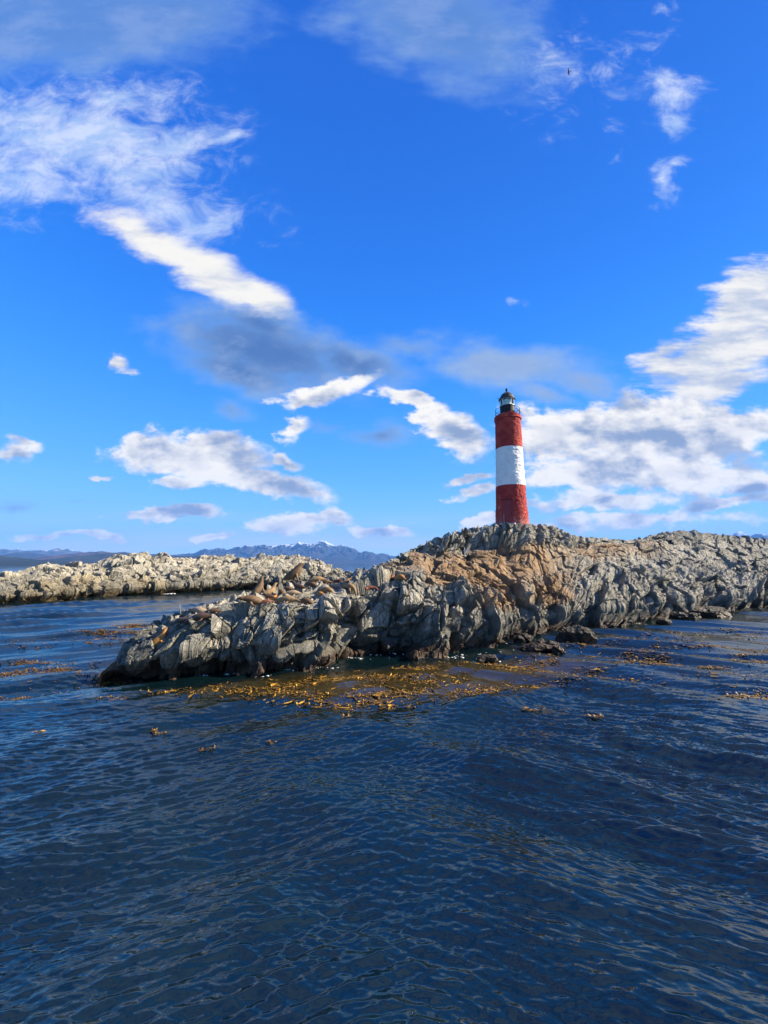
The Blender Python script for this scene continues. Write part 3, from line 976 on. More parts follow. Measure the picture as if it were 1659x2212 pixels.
def plaster_material(name, banded):
    m, t, b = material(name)
    tc = t.node('ShaderNodeTexCoord')
    p = E(t, tc.outputs['Object'])
    n1 = t.noise(p, 1.3, 6, 0.65)
    n2 = t.noise(p, 6.0, 6, 0.7)
    _, _, z = t.sep(p)
    red = t.mix(t.step(n1, 0.35, 0.66), (.28, .024, .024), (.42, .056, .036))
    red = t.mix(t.step(n2, 0.60, 0.72) * 0.55, red, (.42, .17, .10))
    red = t.mix(t.step(n2, 0.24, 0.36, 1, 0) * 0.6, red, (.10, .016, .014))
    if banded:
        # worn pink and grey near the ground
        worn = t.step(z + (n1 - 0.5) * 2.4, 0.15, 1.1, 1.0, 0.0) * t.step(n2, 0.4, 0.6)
        red = t.mix(worn * 0.6, red, (.52, .33, .28))
        white = t.mix(t.step(n1, 0.3, 0.7), (.66, .66, .64), (.78, .77, .73))
        chips = t.step(t.noise(t.vm('MULTIPLY', p, (1, 1, .8)), 3.4, 7, 0.72), 0.645, 0.675) * t.step(z, H_RED, H_WHITE, 1.0, 0.55)
        white = t.mix(chips, white, (.26, .22, .20))
        stain = t.noise(t.vm('MULTIPLY', p, (5, 5, .4)), 1.0, 4, 0.6)
        white = t.mix(t.step(stain, 0.55, 0.75) * 0.25, white, (.40, .36, .32))
        edge = (n2 - 0.5) * 0.10
        c = t.mix(t.step(z + edge, H_RED - 0.015, H_RED + 0.015), red, white)
        c = t.mix(t.step(z + edge, H_WHITE - 0.015, H_WHITE + 0.015), c, red)
        mortar = t.step(t.noise(t.vm('MULTIPLY', p, (1, 1, 1.5)), 2.2, 3, 0.5), 0.49, 0.505) * t.step(t.noise(t.vm('MULTIPLY', p, (1, 1, 1.5)), 2.2, 3, 0.5), 0.505, 0.52, 1, 0)
        c = t.mix(mortar * 0.25 * t.step(z, 0, 3.5, 1, 0.2), c, (.6, .5, .45))
    else:
        c = t.mix(t.step(n1, 0.55, 0.64) * 0.75, red, (.50, .30, .17))
    t.put(b.inputs['Base Color'], c)
    b.inputs['Roughness'].default_value = 0.85
    b.inputs['Specular IOR Level'].default_value = 0.25
    t.put(b.inputs['Normal'], t.bump(n2 * 0.7 + t.noise(p, 22, 4, 0.6) * 0.4, 0.8, 0.05))
    return m


def painted(name, col, col2, rough=0.5, metallic=0.0, scale=6.0, spec=0.4):
    m, t, b = material(name)
    tc = t.node('ShaderNodeTexCoord')
    p = E(t, tc.outputs['Object'])
    n = t.noise(p, scale, 6, 0.65)
    t.put(b.inputs['Base Color'], t.mix(t.step(n, 0.38, 0.66), col, col2))
    t.put(b.inputs['Roughness'], t.m('MULTIPLY_ADD', n, 0.3, rough - 0.12))
    b.inputs['Metallic'].default_value = metallic
    b.inputs['Specular IOR Level'].default_value = spec
    t.put(b.inputs['Normal'], t.bump(t.noise(p, scale * 4, 4, 0.6), 0.25, 0.01))
    return m


M_TOWER = plaster_material('weathered_banded_plaster', True)
M_RIM = plaster_material('broken_red_rim', False)
M_BLACK = painted('black_iron', (.007, .008, .011), (.018, .018, .019), 0.6, spec=.25)
M_ROOF = painted('dark_roof_iron', (.012, .014, .019), (.035, .036, .042), 0.6)
M_DOOR = painted('red_door_paint', (.20, .012, .018), (.30, .024, .026), 0.45, scale=3)
M_PALE = painted('pale_pipe', (.45, .36, .33), (.62, .55, .50), 0.5)
M_FRAME = painted('white_lantern_frame', (.70, .72, .68), (.82, .83, .80), 0.45)
M_LENS = painted('pale_green_lens', (.62, .70, .58), (.85, .90, .82), 0.15, spec=0.8)
M_PANEL = painted('dark_panel', (.02, .022, .03), (.05, .05, .055), 0.25)
M_WOOD = painted('weathered_pale_pole', (.45, .42, .36), (.62, .60, .54), 0.7)


def glass_material():
    m = bpy.data.materials.new('lantern_glass')
    m.use_nodes = True
    t = T(m.node_tree)
    t.n.remove(t.n['Principled BSDF'])
    tr = t.node('ShaderNodeBsdfTransparent')
    tr.inputs[0].default_value = (.88, .95, .93, 1)
    gl = t.node('ShaderNodeBsdfGlossy')
    gl.inputs['Roughness'].default_value = 0.08
    fr = t.node('ShaderNodeFresnel')
    fr.inputs['IOR'].default_value = 1.5
    mx = t.node('ShaderNodeMixShader')
    t.l.new((E(t, fr.outputs[0]) + 0.08).s, mx.inputs[0])
    t.l.new(tr.outputs[0], mx.inputs[1])
    t.l.new(gl.outputs[0], mx.inputs[2])
    t.l.new(mx.outputs[0], t.n['Material Output'].inputs[0])
    return m


M_GLASS = glass_material()


def build_lighthouse():
    root = empty('lighthouse', (TX, TY, TZ), -math.atan2(TX, TY))
    tag(root, 'tall round lighthouse with red, white and red bands on the rocky summit', 'lighthouse')
    # the masonry shaft, uneven, with a recess for the door
    n, rows = 280, 330
    th = np.linspace(0, 2 * math.pi, n + 1)
    z = np.linspace(-0.5, H_CORN + 0.02, rows)
    R0 = np.interp(z, TOWER_PROF_Z, TOWER_PROF_R)
    TH, Z = np.meshgrid(th, z)
    R = np.repeat(R0[:, None], n + 1, 1)
    c3 = np.stack([np.sin(TH) * R, -np.cos(TH) * R, Z], -1).reshape(-1, 3)
    lev, tl, edge, _ = blocks(c3 * np.array([3.2, 3.2, 4.6]), 401)
    lev2, tl2, _, _ = blocks(c3 * 9.0, 402)
    d = fbm(c3 * 0.9, 3, 400) * 0.05 + lev * 0.035 + tl * 0.05 - 0.02 * (1 - sstep(edge, 0, .15)) + lev2 * 0.012 + tl2 * 0.02
    d = d.reshape(R.shape) * np.interp(Z, [0, H_RED, H_CORN], [1.3, 1.0, .9])
    ang = (TH + math.pi) % (2 * math.pi) - math.pi
    arc = np.abs(ang - DOOR_A) * 1.6
    near_door = (1 - sstep(arc, DOOR_W * .5 + .1, DOOR_W * .5 + .3)) * (1 - sstep(Z, DOOR_H + .1, DOOR_H + .3))
    d = d * (1 - 0.8 * near_door)
    R = R + d
    inside = (arc < DOOR_W / 2 + 0.03) & (Z < DOOR_H + 0.02) & (Z > -0.02)
    R = np.where(inside, R - 0.20, R)
    P = np.stack([np.sin(TH) * R, -np.cos(TH) * R, Z], -1)
    P[:, -1] = P[:, 0]
    wall = grid_mesh('tower_wall', P, M_TOWER, smooth=False)
    wall.parent = root
    # projecting rim with a broken, patched top
    zz = np.array([H_CORN - .02, H_CORN, H_CORN + .05, H_CORN + .12, H_CORN + .30, H_TOP - .05, H_TOP, H_TOP + .02, H_TOP + .01, H_TOP - .02])
    rr = np.array([1.28, 1.40, 1.435, 1.40, 1.405, 1.41, 1.37, 1.15, .9, 0.3])
    zz = np.interp(np.linspace(0, 9, 73), np.arange(10), zz)
    rr = np.interp(np.linspace(0, 9, 73), np.arange(10), rr)
    TH, Z = np.meshgrid(th, zz)
    R = np.repeat(rr[:, None], n + 1, 1)
    c3 = np.stack([np.sin(TH) * R, -np.cos(TH) * R, Z], -1).reshape(-1, 3)
    lev, tl, _, _ = blocks(c3 * 5.0, 410)
    lump = (fbm(c3 * 2.2, 4, 411) * 0.5 + lev * .5).reshape(R.shape)
    rightside = sstep((np.sin(TH) + 0.25), 0.3, 1.0)
    topness = sstep(Z, H_TOP - 0.15, H_TOP)
    R = R + (lump * 0.05) * sstep(Z, H_CORN + .1, H_CORN + .35) * (0.4 + rightside)
    centre_bump = np.exp(-((((TH + math.pi) % (2 * math.pi) - math.pi) / 0.6) ** 2)) * 0.10
    Z = Z + topness * (lump * 0.22 * (0.35 + 0.65 * rightside) + centre_bump * (R > 0.85))
    P = np.stack([np.sin(TH) * R, -np.cos(TH) * R, Z], -1)
    P[:, -1] = P[:, 0]
    rim = grid_mesh('gallery_rim', P, M_RIM)
    rim.parent = root
    # door
    fwd = Vector((math.sin(DOOR_A), -math.cos(DOOR_A), 0))
    rgt = Vector((math.cos(DOOR_A), math.sin(DOOR_A), 0))
    rot = Matrix((rgt, -fwd, Vector((0, 0, 1)))).transposed()
    bm = bmesh.new()
    slope = 1.70
    for i in range(5):       # vertical boards
        w = DOOR_W / 5
        add_box(bm, fwd * (1.47 - 0.004 * (i % 2)) + rgt * ((i - 2) * w) + Vector((0, 0, DOOR_H / 2)), (w - 0.012, 0.06, DOOR_H - 0.02), rot)
    for h in (0.35, DOOR_H * .55, DOOR_H - .3):
        add_box(bm, fwd * 1.51 + Vector((0, 0, h)), (DOOR_W - 0.08, 0.03, 0.09), rot)
    door = from_bm('door', bm, M_DOOR, root)
    bm = bmesh.new()
    add_box(bm, fwd * 1.54 + rgt * 0.40 + Vector((0, 0, 1.15)), (0.05, 0.03, 0.16), rot)
    add_tube(bm, [fwd * 1.55 + rgt * 0.40 + Vector((0, 0, 1.2)), fwd * 1.60 + rgt * 0.40 + Vector((0, 0, 1.2)), fwd * 1.60 + rgt * 0.28 + Vector((0, 0, 1.2))], 0.014)
    from_bm('handle', bm, M_BLACK, door)
    bm = bmesh.new()
    add_box(bm, fwd * 1.62 + Vector((0, 0, DOOR_H + .06)), (DOOR_W + .22, 0.16, 0.10), rot)
    bmesh.ops.bevel(bm, geom=bm.edges[:], offset=.015, segments=1, affect='EDGES')
    from_bm('lintel', bm, M_DOOR, root)
    bm = bmesh.new()
    add_tube(bm, [fwd * 1.60 - rgt * .38 + Vector((0, 0, 0.0)), fwd * 1.60 - rgt * .38 + Vector((0, 0, 1.05)), fwd * 1.57 - rgt * .36 + Vector((0, 0, 1.13))], 0.022)
    from_bm('pipe', bm, M_PALE, root)
    bm = bmesh.new()
    add_tube(bm, [fwd * 1.66 - rgt * .82 + Vector((0, 0, 1.62)), fwd * 1.64 - rgt * .82 + Vector((0, 0, 1.92))], 0.02)
    from_bm('pipe', bm, M_PALE, root)
    bm = bmesh.new()
    add_box(bm, fwd * 1.78 + Vector((0, 0, 0.03)), (DOOR_W + .5, 0.5, 0.14), rot)
    bmesh.ops.bevel(bm, geom=bm.edges[:], offset=.03, segments=2, affect='EDGES')
    from_bm('doorstep', bm, M_PALE, root)
    # lantern room
    bm = bmesh.new()
    z0 = H_TOP - 0.1
    add_lathe(bm, [(.76, z0), (.76, H_DRUM - .10), (.79, H_DRUM - .09), (.80, H_DRUM - .02), (.77, H_DRUM), (.70, H_DRUM + .005)], 64)
    for k in range(10):      # plate seams with rivet strips
        a = 2 * math.pi * (k + .3) / 10
        add_box(bm, (.763 * math.sin(a), -.763 * math.cos(a), (z0 + H_DRUM) / 2 - .02), (.05, .018, H_DRUM - z0 - .2), Matrix.Rotation(a, 3, 'Z'))
    from_bm('lantern_drum', bm, M_BLACK, root)
    bm = bmesh.new()
    add_lathe(bm, [(.725, H_DRUM), (.725, H_GLASS + .02)], 10, False)
    glz = from_bm('glazing', bm, M_GLASS, root)
    bm = bmesh.new()
    for k in range(10):
        a = 2 * math.pi * k / 10 + .0
        add_box(bm, (.735 * math.sin(a), -.735 * math.cos(a), (H_DRUM + H_GLASS) / 2), (.045, .045, H_GLASS - H_DRUM), Matrix.Rotation(a, 3, 'Z'))
    add_lathe(bm, [(.70, H_GLASS - .05), (.765, H_GLASS - .05), (.765, H_GLASS), (.70, H_GLASS)], 40, False)
    add_lathe(bm, [(.70, H_DRUM + .006), (.76, H_DRUM + .006), (.755, H_DRUM + .05), (.70, H_DRUM + .05)], 40, False)
    from_bm('glazing_bars', bm, M_FRAME, glz)
    bm = bmesh.new()
    prof = []
    hh = H_GLASS - H_DRUM
    for k in range(22):
        f = k / 21
        prof.append((.40 + .05 * math.sin(f * math.pi) + .012 * (k % 2), H_DRUM + .04 + f * hh * .85))
    add_lathe(bm, prof, 32)
    from_bm('lens', bm, M_LENS, root)
    bm = bmesh.new()
    R_ = [(.86, -.04), (.885, -.03), (.885, .02), (.80, .06), (.74, .14), (.64, .27), (.50, .385), (.33, .465), (.18, .51), (.11, .535), (.09, .55)]
    sc_ = (H_DOME - H_GLASS) / .55
    add_lathe(bm, [(r, H_GLASS + (z_ if z_ < 0 else z_ * sc_)) for r, z_ in R_], 64)
    for k in range(12):
        a = 2 * math.pi * (k + .5) / 12
        add_tube(bm, [(r * 1.004 * math.sin(a), -r * 1.004 * math.cos(a), H_GLASS + z_ * sc_) for r, z_ in R_[3:9]], .014, 6)
    roof = from_bm('lantern_roof', bm, M_ROOF, root)
    bm = bmesh.new()
    g = (H_TIP - H_DOME)
    add_lathe(bm, [(.095, H_DOME - .03), (.075, H_DOME + .12 * g), (.085, H_DOME + .22 * g), (.115, H_DOME + .34 * g), (.125, H_DOME + .55 * g), (.115, H_DOME + .78 * g), (.075, H_DOME + .93 * g), (.0, H_TIP)], 24)
    from_bm('ventilator', bm, M_BLACK, roof)
    bm = bmesh.new()
    add_tube(bm, [(-.70, -.25, H_GLASS + .10), (-.95, -.3, H_GLASS + .13)], .012, 6)
    add_tube(bm, [(-.78, -.27, H_GLASS + .135), (-1.0, -.31, H_GLASS + .15)], .022, 6)
    from_bm('weather_rod', bm, M_BLACK, roof)
    # gallery rail
    bm = bmesh.new()
    for zr in (.34, .80):
        pts = []
        for k in range(73):
            a = math.radians(-168 + 336 * k / 72 + 180)
            if zr < .5 and -25 < math.degrees((a + math.pi) % (2 * math.pi) - math.pi) < 60:
                continue
            pts.append((1.27 * math.sin(a), -1.27 * math.cos(a), H_TOP + zr))
        if zr > .5:
            front = [p for p in pts]
            left = [p for p in pts if p[0] < -.75]
            right = [p for p in pts if p[0] > .75]
            back = [p for p in pts if p[1] > .2]
            add_tube(bm, left, .018, 6)
            add_tube(bm, back, .018, 6)
            add_tube(bm, sorted(right, key=lambda p: p[1]), .018, 6)
        else:
            add_tube(bm, [p for p in pts if p[0] < -.75], .018, 6)
            add_tube(bm, sorted([p for p in pts if p[0] > .75], key=lambda p: p[1]), .018, 6)
    rail = from_bm('gallery_rail', bm, M_BLACK, root)
    for a in (-100, -72, -128, 100, 74, 128, 160, -160, 180):
        a = math.radians(a)
        bm = bmesh.new()
        add_tube(bm, [(1.27 * math.sin(a), -1.27 * math.cos(a), H_TOP - .06), (1.27 * math.sin(a), -1.27 * math.cos(a), H_TOP + .82)], .017, 6)
        from_bm('post', bm, M_BLACK, rail)
    # solar panel leaning on the right-hand rail
    bm = bmesh.new()
    rotp = Matrix.Rotation(math.radians(-18), 3, 'Z') @ Matrix.Rotation(math.radians(48), 3, 'Y')
    add_box(bm, (1.12, -.42, H_TOP + .50), (.62, .62, .045), rotp)
    bmesh.ops.bevel(bm, geom=bm.edges[:], offset=.008, segments=1, affect='EDGES')
    pan = from_bm('solar_panel', bm, M_PANEL, root)
    bm = bmesh.new()
    add_tube(bm, [(1.2, -.40, H_TOP - .05), (1.22, -.42, H_TOP + .40)], .025, 6)
    add_tube(bm, [(.74, -.25, H_TOP + .48), (1.15, -.42, H_TOP + .50)], .018, 6)
    from_bm('bracket', bm, M_BLACK, pan)
    return root


build_lighthouse()


# ------------------------------------------------------------------ loose rocks in the water
M_WETROCK = rock_material('wet_dark_rock', [(.045, .040, .032), (.085, .07, .05), (.13, .095, .06), (.03, .026, .022)],
                          [(.10, .05, .025), (.14, .07, .03)], [(.02, .014, .009), (.05, .03, .015)], 3)


def boulder(px, py, w, h, dep, seed, label, peak=0.0, rough=1.0, name='boulder', mat=None, on=None, sink=0.3):
    """a broken stone w x dep x h metres standing at a spot in the water"""
    c = on if on is not None else on_water(px, py)
    bm = bmesh.new()
    bmesh.ops.create_icosphere(bm, subdivisions=5, radius=1.0)
    v = np.array([x.co[:] for x in bm.verts])
    rg = np.random.default_rng(seed)
    for _ in range(13):          # flat broken faces
        nrm = rg.normal(size=3)
        nrm /= np.linalg.norm(nrm)
        dd = v @ nrm
        lim = rg.uniform(.52, .82)
        v -= np.maximum(dd - lim, 0)[:, None] * nrm * 0.95
    v[:, 0] += peak * np.maximum(v[:, 2], 0)
    v *= np.array([w / 2 / .8, dep / 2 / .8, h / (.78 + sink)])
    nr = v / np.linalg.norm(v, axis=1, keepdims=True)
    lev, tl, edge, rnd = blocks(v * 2.6 + seed, seed)
    lev2, tl2, _, _ = blocks(v * 6.5 + seed, seed + 1)
    v = v + nr * (rough * (lev * .16 + tl * .30 - .05 * (1 - sstep(edge, 0, .12)) + lev2 * .05 + tl2 * .10) * min(w, 1.4) * .6)[:, None]
    for x, q in zip(bm.verts, v):
        x.co = q
    me = bpy.data.meshes.new(name)
    bm.to_mesh(me)
    bm.free()
    for k, val in (('tint', rnd), ('soil', np.zeros(len(v)))):
        a_ = me.attributes.new(k, 'FLOAT', 'POINT')
        a_.data.foreach_set('value', val.astype(np.float32))
    o = link_mesh(name, me, mat or M_WETROCK)
    o.location = (c.x, c.y + dep * .35, c.z + h * (sink - .12) if on is None else c.z)
    return tag(o, label, 'rock', 'loose rocks along the shore')


boulder(1261, 1391, 2.0, 1.05, 1.5, 5, 'dark wedge-shaped rock standing alone in the water below the lighthouse', peak=-.25)
boulder(1222, 1386, 1.0, .5, .8, 15, 'small dark rock touching the left foot of the wedge-shaped rock')
boulder(1178, 1404, 2.3, .55, 1.4, 6, 'low weed-covered brown rock awash between shore and wedge-shaped rock', rough=1.5)
boulder(1208, 1408, .9, .4, .8, 16, 'small brown rock at the right end of the low weed-covered rock', rough=1.3)
boulder(1050, 1431, 1.05, .36, .8, 7, 'small dark rock awash nearest the viewer, white foam beside it', rough=1.4)
boulder(1488, 1343, 2.3, 1.0, 1.6, 8, 'dark pointed rock in the water at the foot of the right shore', peak=.1, rough=1.2)
boulder(1540, 1334, 4.2, 1.0, 2.2, 9, 'long low dark reef rock lying right of the dark pointed rock', peak=.15, rough=1.3)
boulder(1440, 1347, 1.3, .3, .8, 10, 'thin reddish rock barely above water left of the dark pointed rock', rough=1.2)
boulder(1135, 1392, 1.3, .6, 1.0, 12, 'rounded brown rock against the shore left of the low weed-covered rock', rough=1.3)

# ------------------------------------------------------------------ rays onto the rock
deps = bpy.context.evaluated_depsgraph_get()


def tree_of(o):
    me = o.data
    n = len(me.vertices)
    co = np.empty(n * 3, np.float32)
    me.vertices.foreach_get('co', co)
    vi = np.empty(len(me.loops), np.int32)
    me.loops.foreach_get('vertex_index', vi)
    return BVHTree.FromPolygons([tuple(map(float, c)) for c in co.reshape(-1, 3)], vi.reshape(-1, 4).tolist())


TREE = tree_of(island)


def on_rock(px, py):
    u, v = ray(px, py)
    d = Vector((u, 1, v)).normalized()
    hit = TREE.ray_cast(Vector((0, 0, HC)), d)
    return hit[0], hit[1]


# ------------------------------------------------------------------ sea lions
def ring_tube(V, Fc, pts, n=14):
    """pts: (x, y, z, half width, half height); closed tapering tube"""
    c = np.array([p[:3] for p in pts], float)
    start = len(V)
    m_ = len(pts)
    for i in range(m_):
        d = c[min(i + 1, m_ - 1)] - c[max(i - 1, 0)]
        d = d / np.linalg.norm(d)
        side = np.cross(np.array([0, 0, 1.0]) if abs(d[2]) < .95 else np.array([-1.0, 0, 0]), d)
        side /= np.linalg.norm(side)
        up = np.cross(d, side)
        for k in range(n):
            a = 2 * math.pi * k / n
            V.append(c[i] + side * math.cos(a) * pts[i][3] + up * math.sin(a) * pts[i][4])
    for i in range(m_ - 1):
        for k in range(n):
            a, b = start + i * n + k, start + i * n + (k + 1) % n
            Fc.append((a, b, b + n, a + n))
    Fc.append(tuple(start + k for k in range(n))[::-1])
    Fc.append(tuple(start + (m_ - 1) * n + k for k in range(n)))


def spline(pts, sub=5):
    p = np.array(pts, float)
    n = len(p)
    out = []
    for i in range(n - 1):
        a, b, c, d = p[max(i - 1, 0)], p[i], p[i + 1], p[min(i + 2, n - 1)]
        for k in range(sub):
            t = k / sub
            out.append(.5 * (2 * b + (c - a) * t + (2 * a - 5 * b + 4 * c - d) * t * t + (3 * b - a - 3 * c + d) * t ** 3))
    out.append(p[-1])
    out = np.array(out)
    out[:, 3:] = np.maximum(out[:, 3:], .012)
    return out


# each pose: the body from tail to muzzle, then flippers; x forward, z up, lengths in metres
POSES = {
    'lying': ([(-.92, 0, .06, .03, .03), (-.80, 0, .09, .09, .07), (-.55, 0, .16, .17, .15), (-.2, 0, .22, .25, .22), (.15, 0, .24, .27, .24), (.42, 0, .21, .20, .19), (.60, 0, .17, .135, .13), (.74, 0, .15, .115, .11), (.86, 0, .12, .075, .07), (.94, 0, .10, .045, .04)],
              [[(.2, .20, .12, .06, .05), (.12, .38, .04, .09, .03), (-.05, .50, .02, .07, .02), (-.16, .54, .02, .02, .012)], [(.2, -.20, .12, .06, .05), (.12, -.38, .04, .09, .03), (-.05, -.50, .02, .07, .02), (-.16, -.54, .02, .02, .012)],
               [(-.82, .04, .07, .05, .03), (-1.0, .12, .04, .07, .02), (-1.14, .17, .03, .04, .012)], [(-.82, -.04, .07, .05, .03), (-1.0, -.12, .04, .07, .02), (-1.14, -.17, .03, .04, .012)]], (.80, .10, .20)),
    'head_up': ([(-.90, 0, .06, .03, .03), (-.78, 0, .10, .10, .08), (-.5, 0, .18, .19, .17), (-.15, 0, .25, .26, .24), (.15, 0, .32, .25, .25), (.34, 0, .46, .18, .19), (.46, 0, .62, .13, .135), (.56, 0, .74, .11, .11), (.68, 0, .79, .075, .075), (.77, 0, .80, .045, .04)],
                [[(.18, .18, .22, .06, .06), (.24, .30, .08, .08, .04), (.34, .36, .03, .09, .025), (.46, .38, .02, .03, .012)], [(.18, -.18, .22, .06, .06), (.24, -.30, .08, .08, .04), (.34, -.36, .03, .09, .025), (.46, -.38, .02, .03, .012)],
                 [(-.80, .04, .07, .05, .03), (-.98, .12, .04, .07, .02), (-1.12, .17, .03, .04, .012)], [(-.80, -.04, .07, .05, .03), (-.98, -.12, .04, .07, .02), (-1.12, -.17, .03, .04, .012)]], (.60, .095, .79)),
    'sitting_bull': ([(-.72, 0, .08, .05, .04), (-.62, 0, .15, .16, .12), (-.38, 0, .28, .25, .25), (-.12, 0, .44, .30, .30), (.12, 0, .62, .30, .31), (.26, 0, .80, .25, .27), (.36, 0, .96, .185, .21), (.47, 0, 1.07, .145, .15), (.60, 0, 1.12, .105, .105), (.70, 0, 1.13, .065, .06)],
                     [[(.14, .24, .48, .09, .09), (.22, .33, .24, .09, .06), (.30, .38, .06, .09, .04), (.46, .42, .02, .08, .02)], [(.14, -.24, .48, .09, .09), (.22, -.33, .24, .09, .06), (.30, -.38, .06, .09, .04), (.46, -.42, .02, .08, .02)],
                      [(-.58, .12, .08, .07, .05), (-.40, .30, .04, .09, .025), (-.28, .38, .02, .04, .012)], [(-.58, -.12, .08, .07, .05), (-.40, -.30, .04, .09, .025), (-.28, -.38, .02, .04, .012)]], (.50, .11, 1.13)),
    'sky_pointing': ([(-.62, 0, .07, .04, .03), (-.54, 0, .12, .13, .10), (-.34, 0, .24, .21, .21), (-.12, 0, .40, .24, .24), (.02, 0, .60, .21, .22), (.08, 0, .80, .16, .165), (.10, 0, .95, .125, .13), (.13, 0, 1.06, .105, .105), (.18, 0, 1.17, .07, .07), (.215, 0, 1.24, .04, .04)],
                     [[(.02, .18, .46, .07, .07), (.08, .28, .22, .08, .05), (.14, .32, .06, .08, .035), (.28, .36, .02, .07, .018)], [(.02, -.18, .46, .07, .07), (.08, -.28, .22, .08, .05), (.14, -.32, .06, .08, .035), (.28, -.36, .02, .07, .018)],
                      [(-.52, .06, .07, .06, .04), (-.66, .16, .03, .08, .02), (-.78, .2, .02, .04, .012)], [(-.52, -.06, .07, .06, .04), (-.66, -.16, .03, .08, .02), (-.78, -.2, .02, .04, .012)]], (.13, .09, 1.09)),
    'drooping': ([(-.82, 0, .06, .03, .03), (-.70, 0, .11, .10, .08), (-.42, 0, .19, .19, .17), (-.08, 0, .24, .26, .23), (.22, 0, .20, .25, .22), (.44, 0, .08, .18, .17), (.58, 0, -.08, .125, .125), (.66, 0, -.22, .11, .105), (.71, 0, -.33, .075, .07), (.73, 0, -.42, .045, .04)],
                 [[(.2, .20, .10, .06, .05), (.30, .36, -.02, .09, .03), (.42, .46, -.12, .07, .02), (.5, .5, -.2, .02, .012)], [(.2, -.20, .10, .06, .05), (.30, -.36, -.02, .09, .03), (.42, -.46, -.12, .07, .02), (.5, -.5, -.2, .02, .012)],
                  [(-.72, .04, .07, .05, .03), (-.90, .12, .04, .07, .02), (-1.04, .17, .03, .04, .012)], [(-.72, -.04, .07, .05, .03), (-.90, -.12, .04, .07, .02), (-1.04, -.17, .03, .04, .012)]], (.74, .09, -.23)),
    'curled': ([(-.62, .42, .06, .03, .03), (-.60, .30, .10, .09, .08), (-.46, .08, .18, .18, .17), (-.18, -.06, .23, .25, .22), (.14, -.06, .24, .26, .23), (.38, .06, .20, .19, .18), (.50, .22, .17, .13, .13), (.52, .36, .15, .11, .105), (.48, .47, .12, .075, .07), (.44, .55, .10, .045, .04)],
               [[(.2, .14, .12, .06, .05), (.22, .30, .04, .08, .03), (.12, .40, .02, .06, .02)], [(.16, -.26, .12, .06, .05), (.10, -.42, .04, .09, .03), (-.05, -.50, .02, .06, .02)],
                [(-.60, .34, .07, .05, .03), (-.54, .50, .04, .07, .02), (-.46, .62, .03, .04, .012)], [(-.62, .34, .07, .05, .03), (-.70, .48, .04, .07, .02), (-.74, .60, .03, .04, .012)]], (.55, .40, .20)),
}


def make_body(pose):
    body, flippers, eye = POSES[pose]
    V, Fc = [], []
    ring_tube(V, Fc, spline(body), 16)
    for f in flippers:
        ring_tube(V, Fc, spline(f, 4), 10)
    # ears: two small points behind the eyes
    me = bpy.data.meshes.new('body')
    me.from_pydata([tuple(v) for v in V], [], [tuple(int(i) for i in f) for f in Fc])
    me.update()
    o = bpy.data.objects.new('body', me)
    COL.objects.link(o)
    md = o.modifiers.new('remesh', 'REMESH')
    md.mode = 'VOXEL'
    md.voxel_size = 0.016
    sm = o.modifiers.new('smooth', 'SMOOTH')
    sm.factor = .5
    sm.iterations = 4
    dg = bpy.context.evaluated_depsgraph_get()
    out = bpy.data.meshes.new_from_object(o.evaluated_get(dg))
    bpy.data.objects.remove(o)
    out.name = 'sea_lion_' + pose
    # distance along the body toward the muzzle, used for the fur colouring
    co = np.empty(len(out.vertices) * 3, np.float32)
    out.vertices.foreach_get('co', co)
    co = co.reshape(-1, 3)
    tip = np.array(body[-1][:3])
    nose = np.linalg.norm(co - tip, axis=1)
    b_ = spline(body)
    ridx = np.argmin(((co[:, None, :] - b_[None, :, :3]) ** 2).sum(-1), 1)
    rel = (co[:, 2] - b_[ridx, 2]) / np.maximum(b_[ridx, 4], .02)
    off = np.sqrt((((co - b_[ridx, :3]) / np.maximum(b_[ridx, 3:4], .02)) ** 2).sum(1))
    flip = sstep(off, 1.35, 1.9)
    for k, v in (('nose', sstep(nose, .03, .13)), ('belly', sstep(rel, -.9, .1)), ('flip', flip)):
        at_ = out.attributes.new(k, 'FLOAT', 'POINT')
        at_.data.foreach_set('value', v.astype(np.float32))
    out.polygons.foreach_set('use_smooth', np.ones(len(out.polygons), dtype=bool))
    return out


def fur(name, back, belly, dark, rough=.7):
    m, t, b = material(name)
    tc = t.node('ShaderNodeTexCoord')
    p = E(t, tc.outputs['Object'])
    n = t.noise(p, 3.5, 5, .6)
    n2 = t.noise(t.vm('MULTIPLY', p, (8, 30, 30)), 1.0, 4, .6)
    c = t.mix(t.step(n, .35, .65), back, tuple(.78 * x for x in back))
    patch = t.noise(p, 1.7, 3, .55)
    c = t.mix(t.step(patch, .50, .62) * .55, c, tuple(.42 * x for x in back))
    c = t.mix(t.attr('belly'), belly, c)
    c = t.mix(t.step(n2, .5, .72) * .35, c, tuple(.55 * x for x in back))
    c = t.mix(t.attr('flip') * .75, c, dark)
    c = t.mix(t.attr('nose'), dark, c)
    t.put(b.inputs['Base Color'], c)
    b.inputs['Roughness'].default_value = rough
    b.inputs['Specular IOR Level'].default_value = .35
    t.put(b.inputs['Normal'], t.bump(n2 + n, .35, .02))
    return m


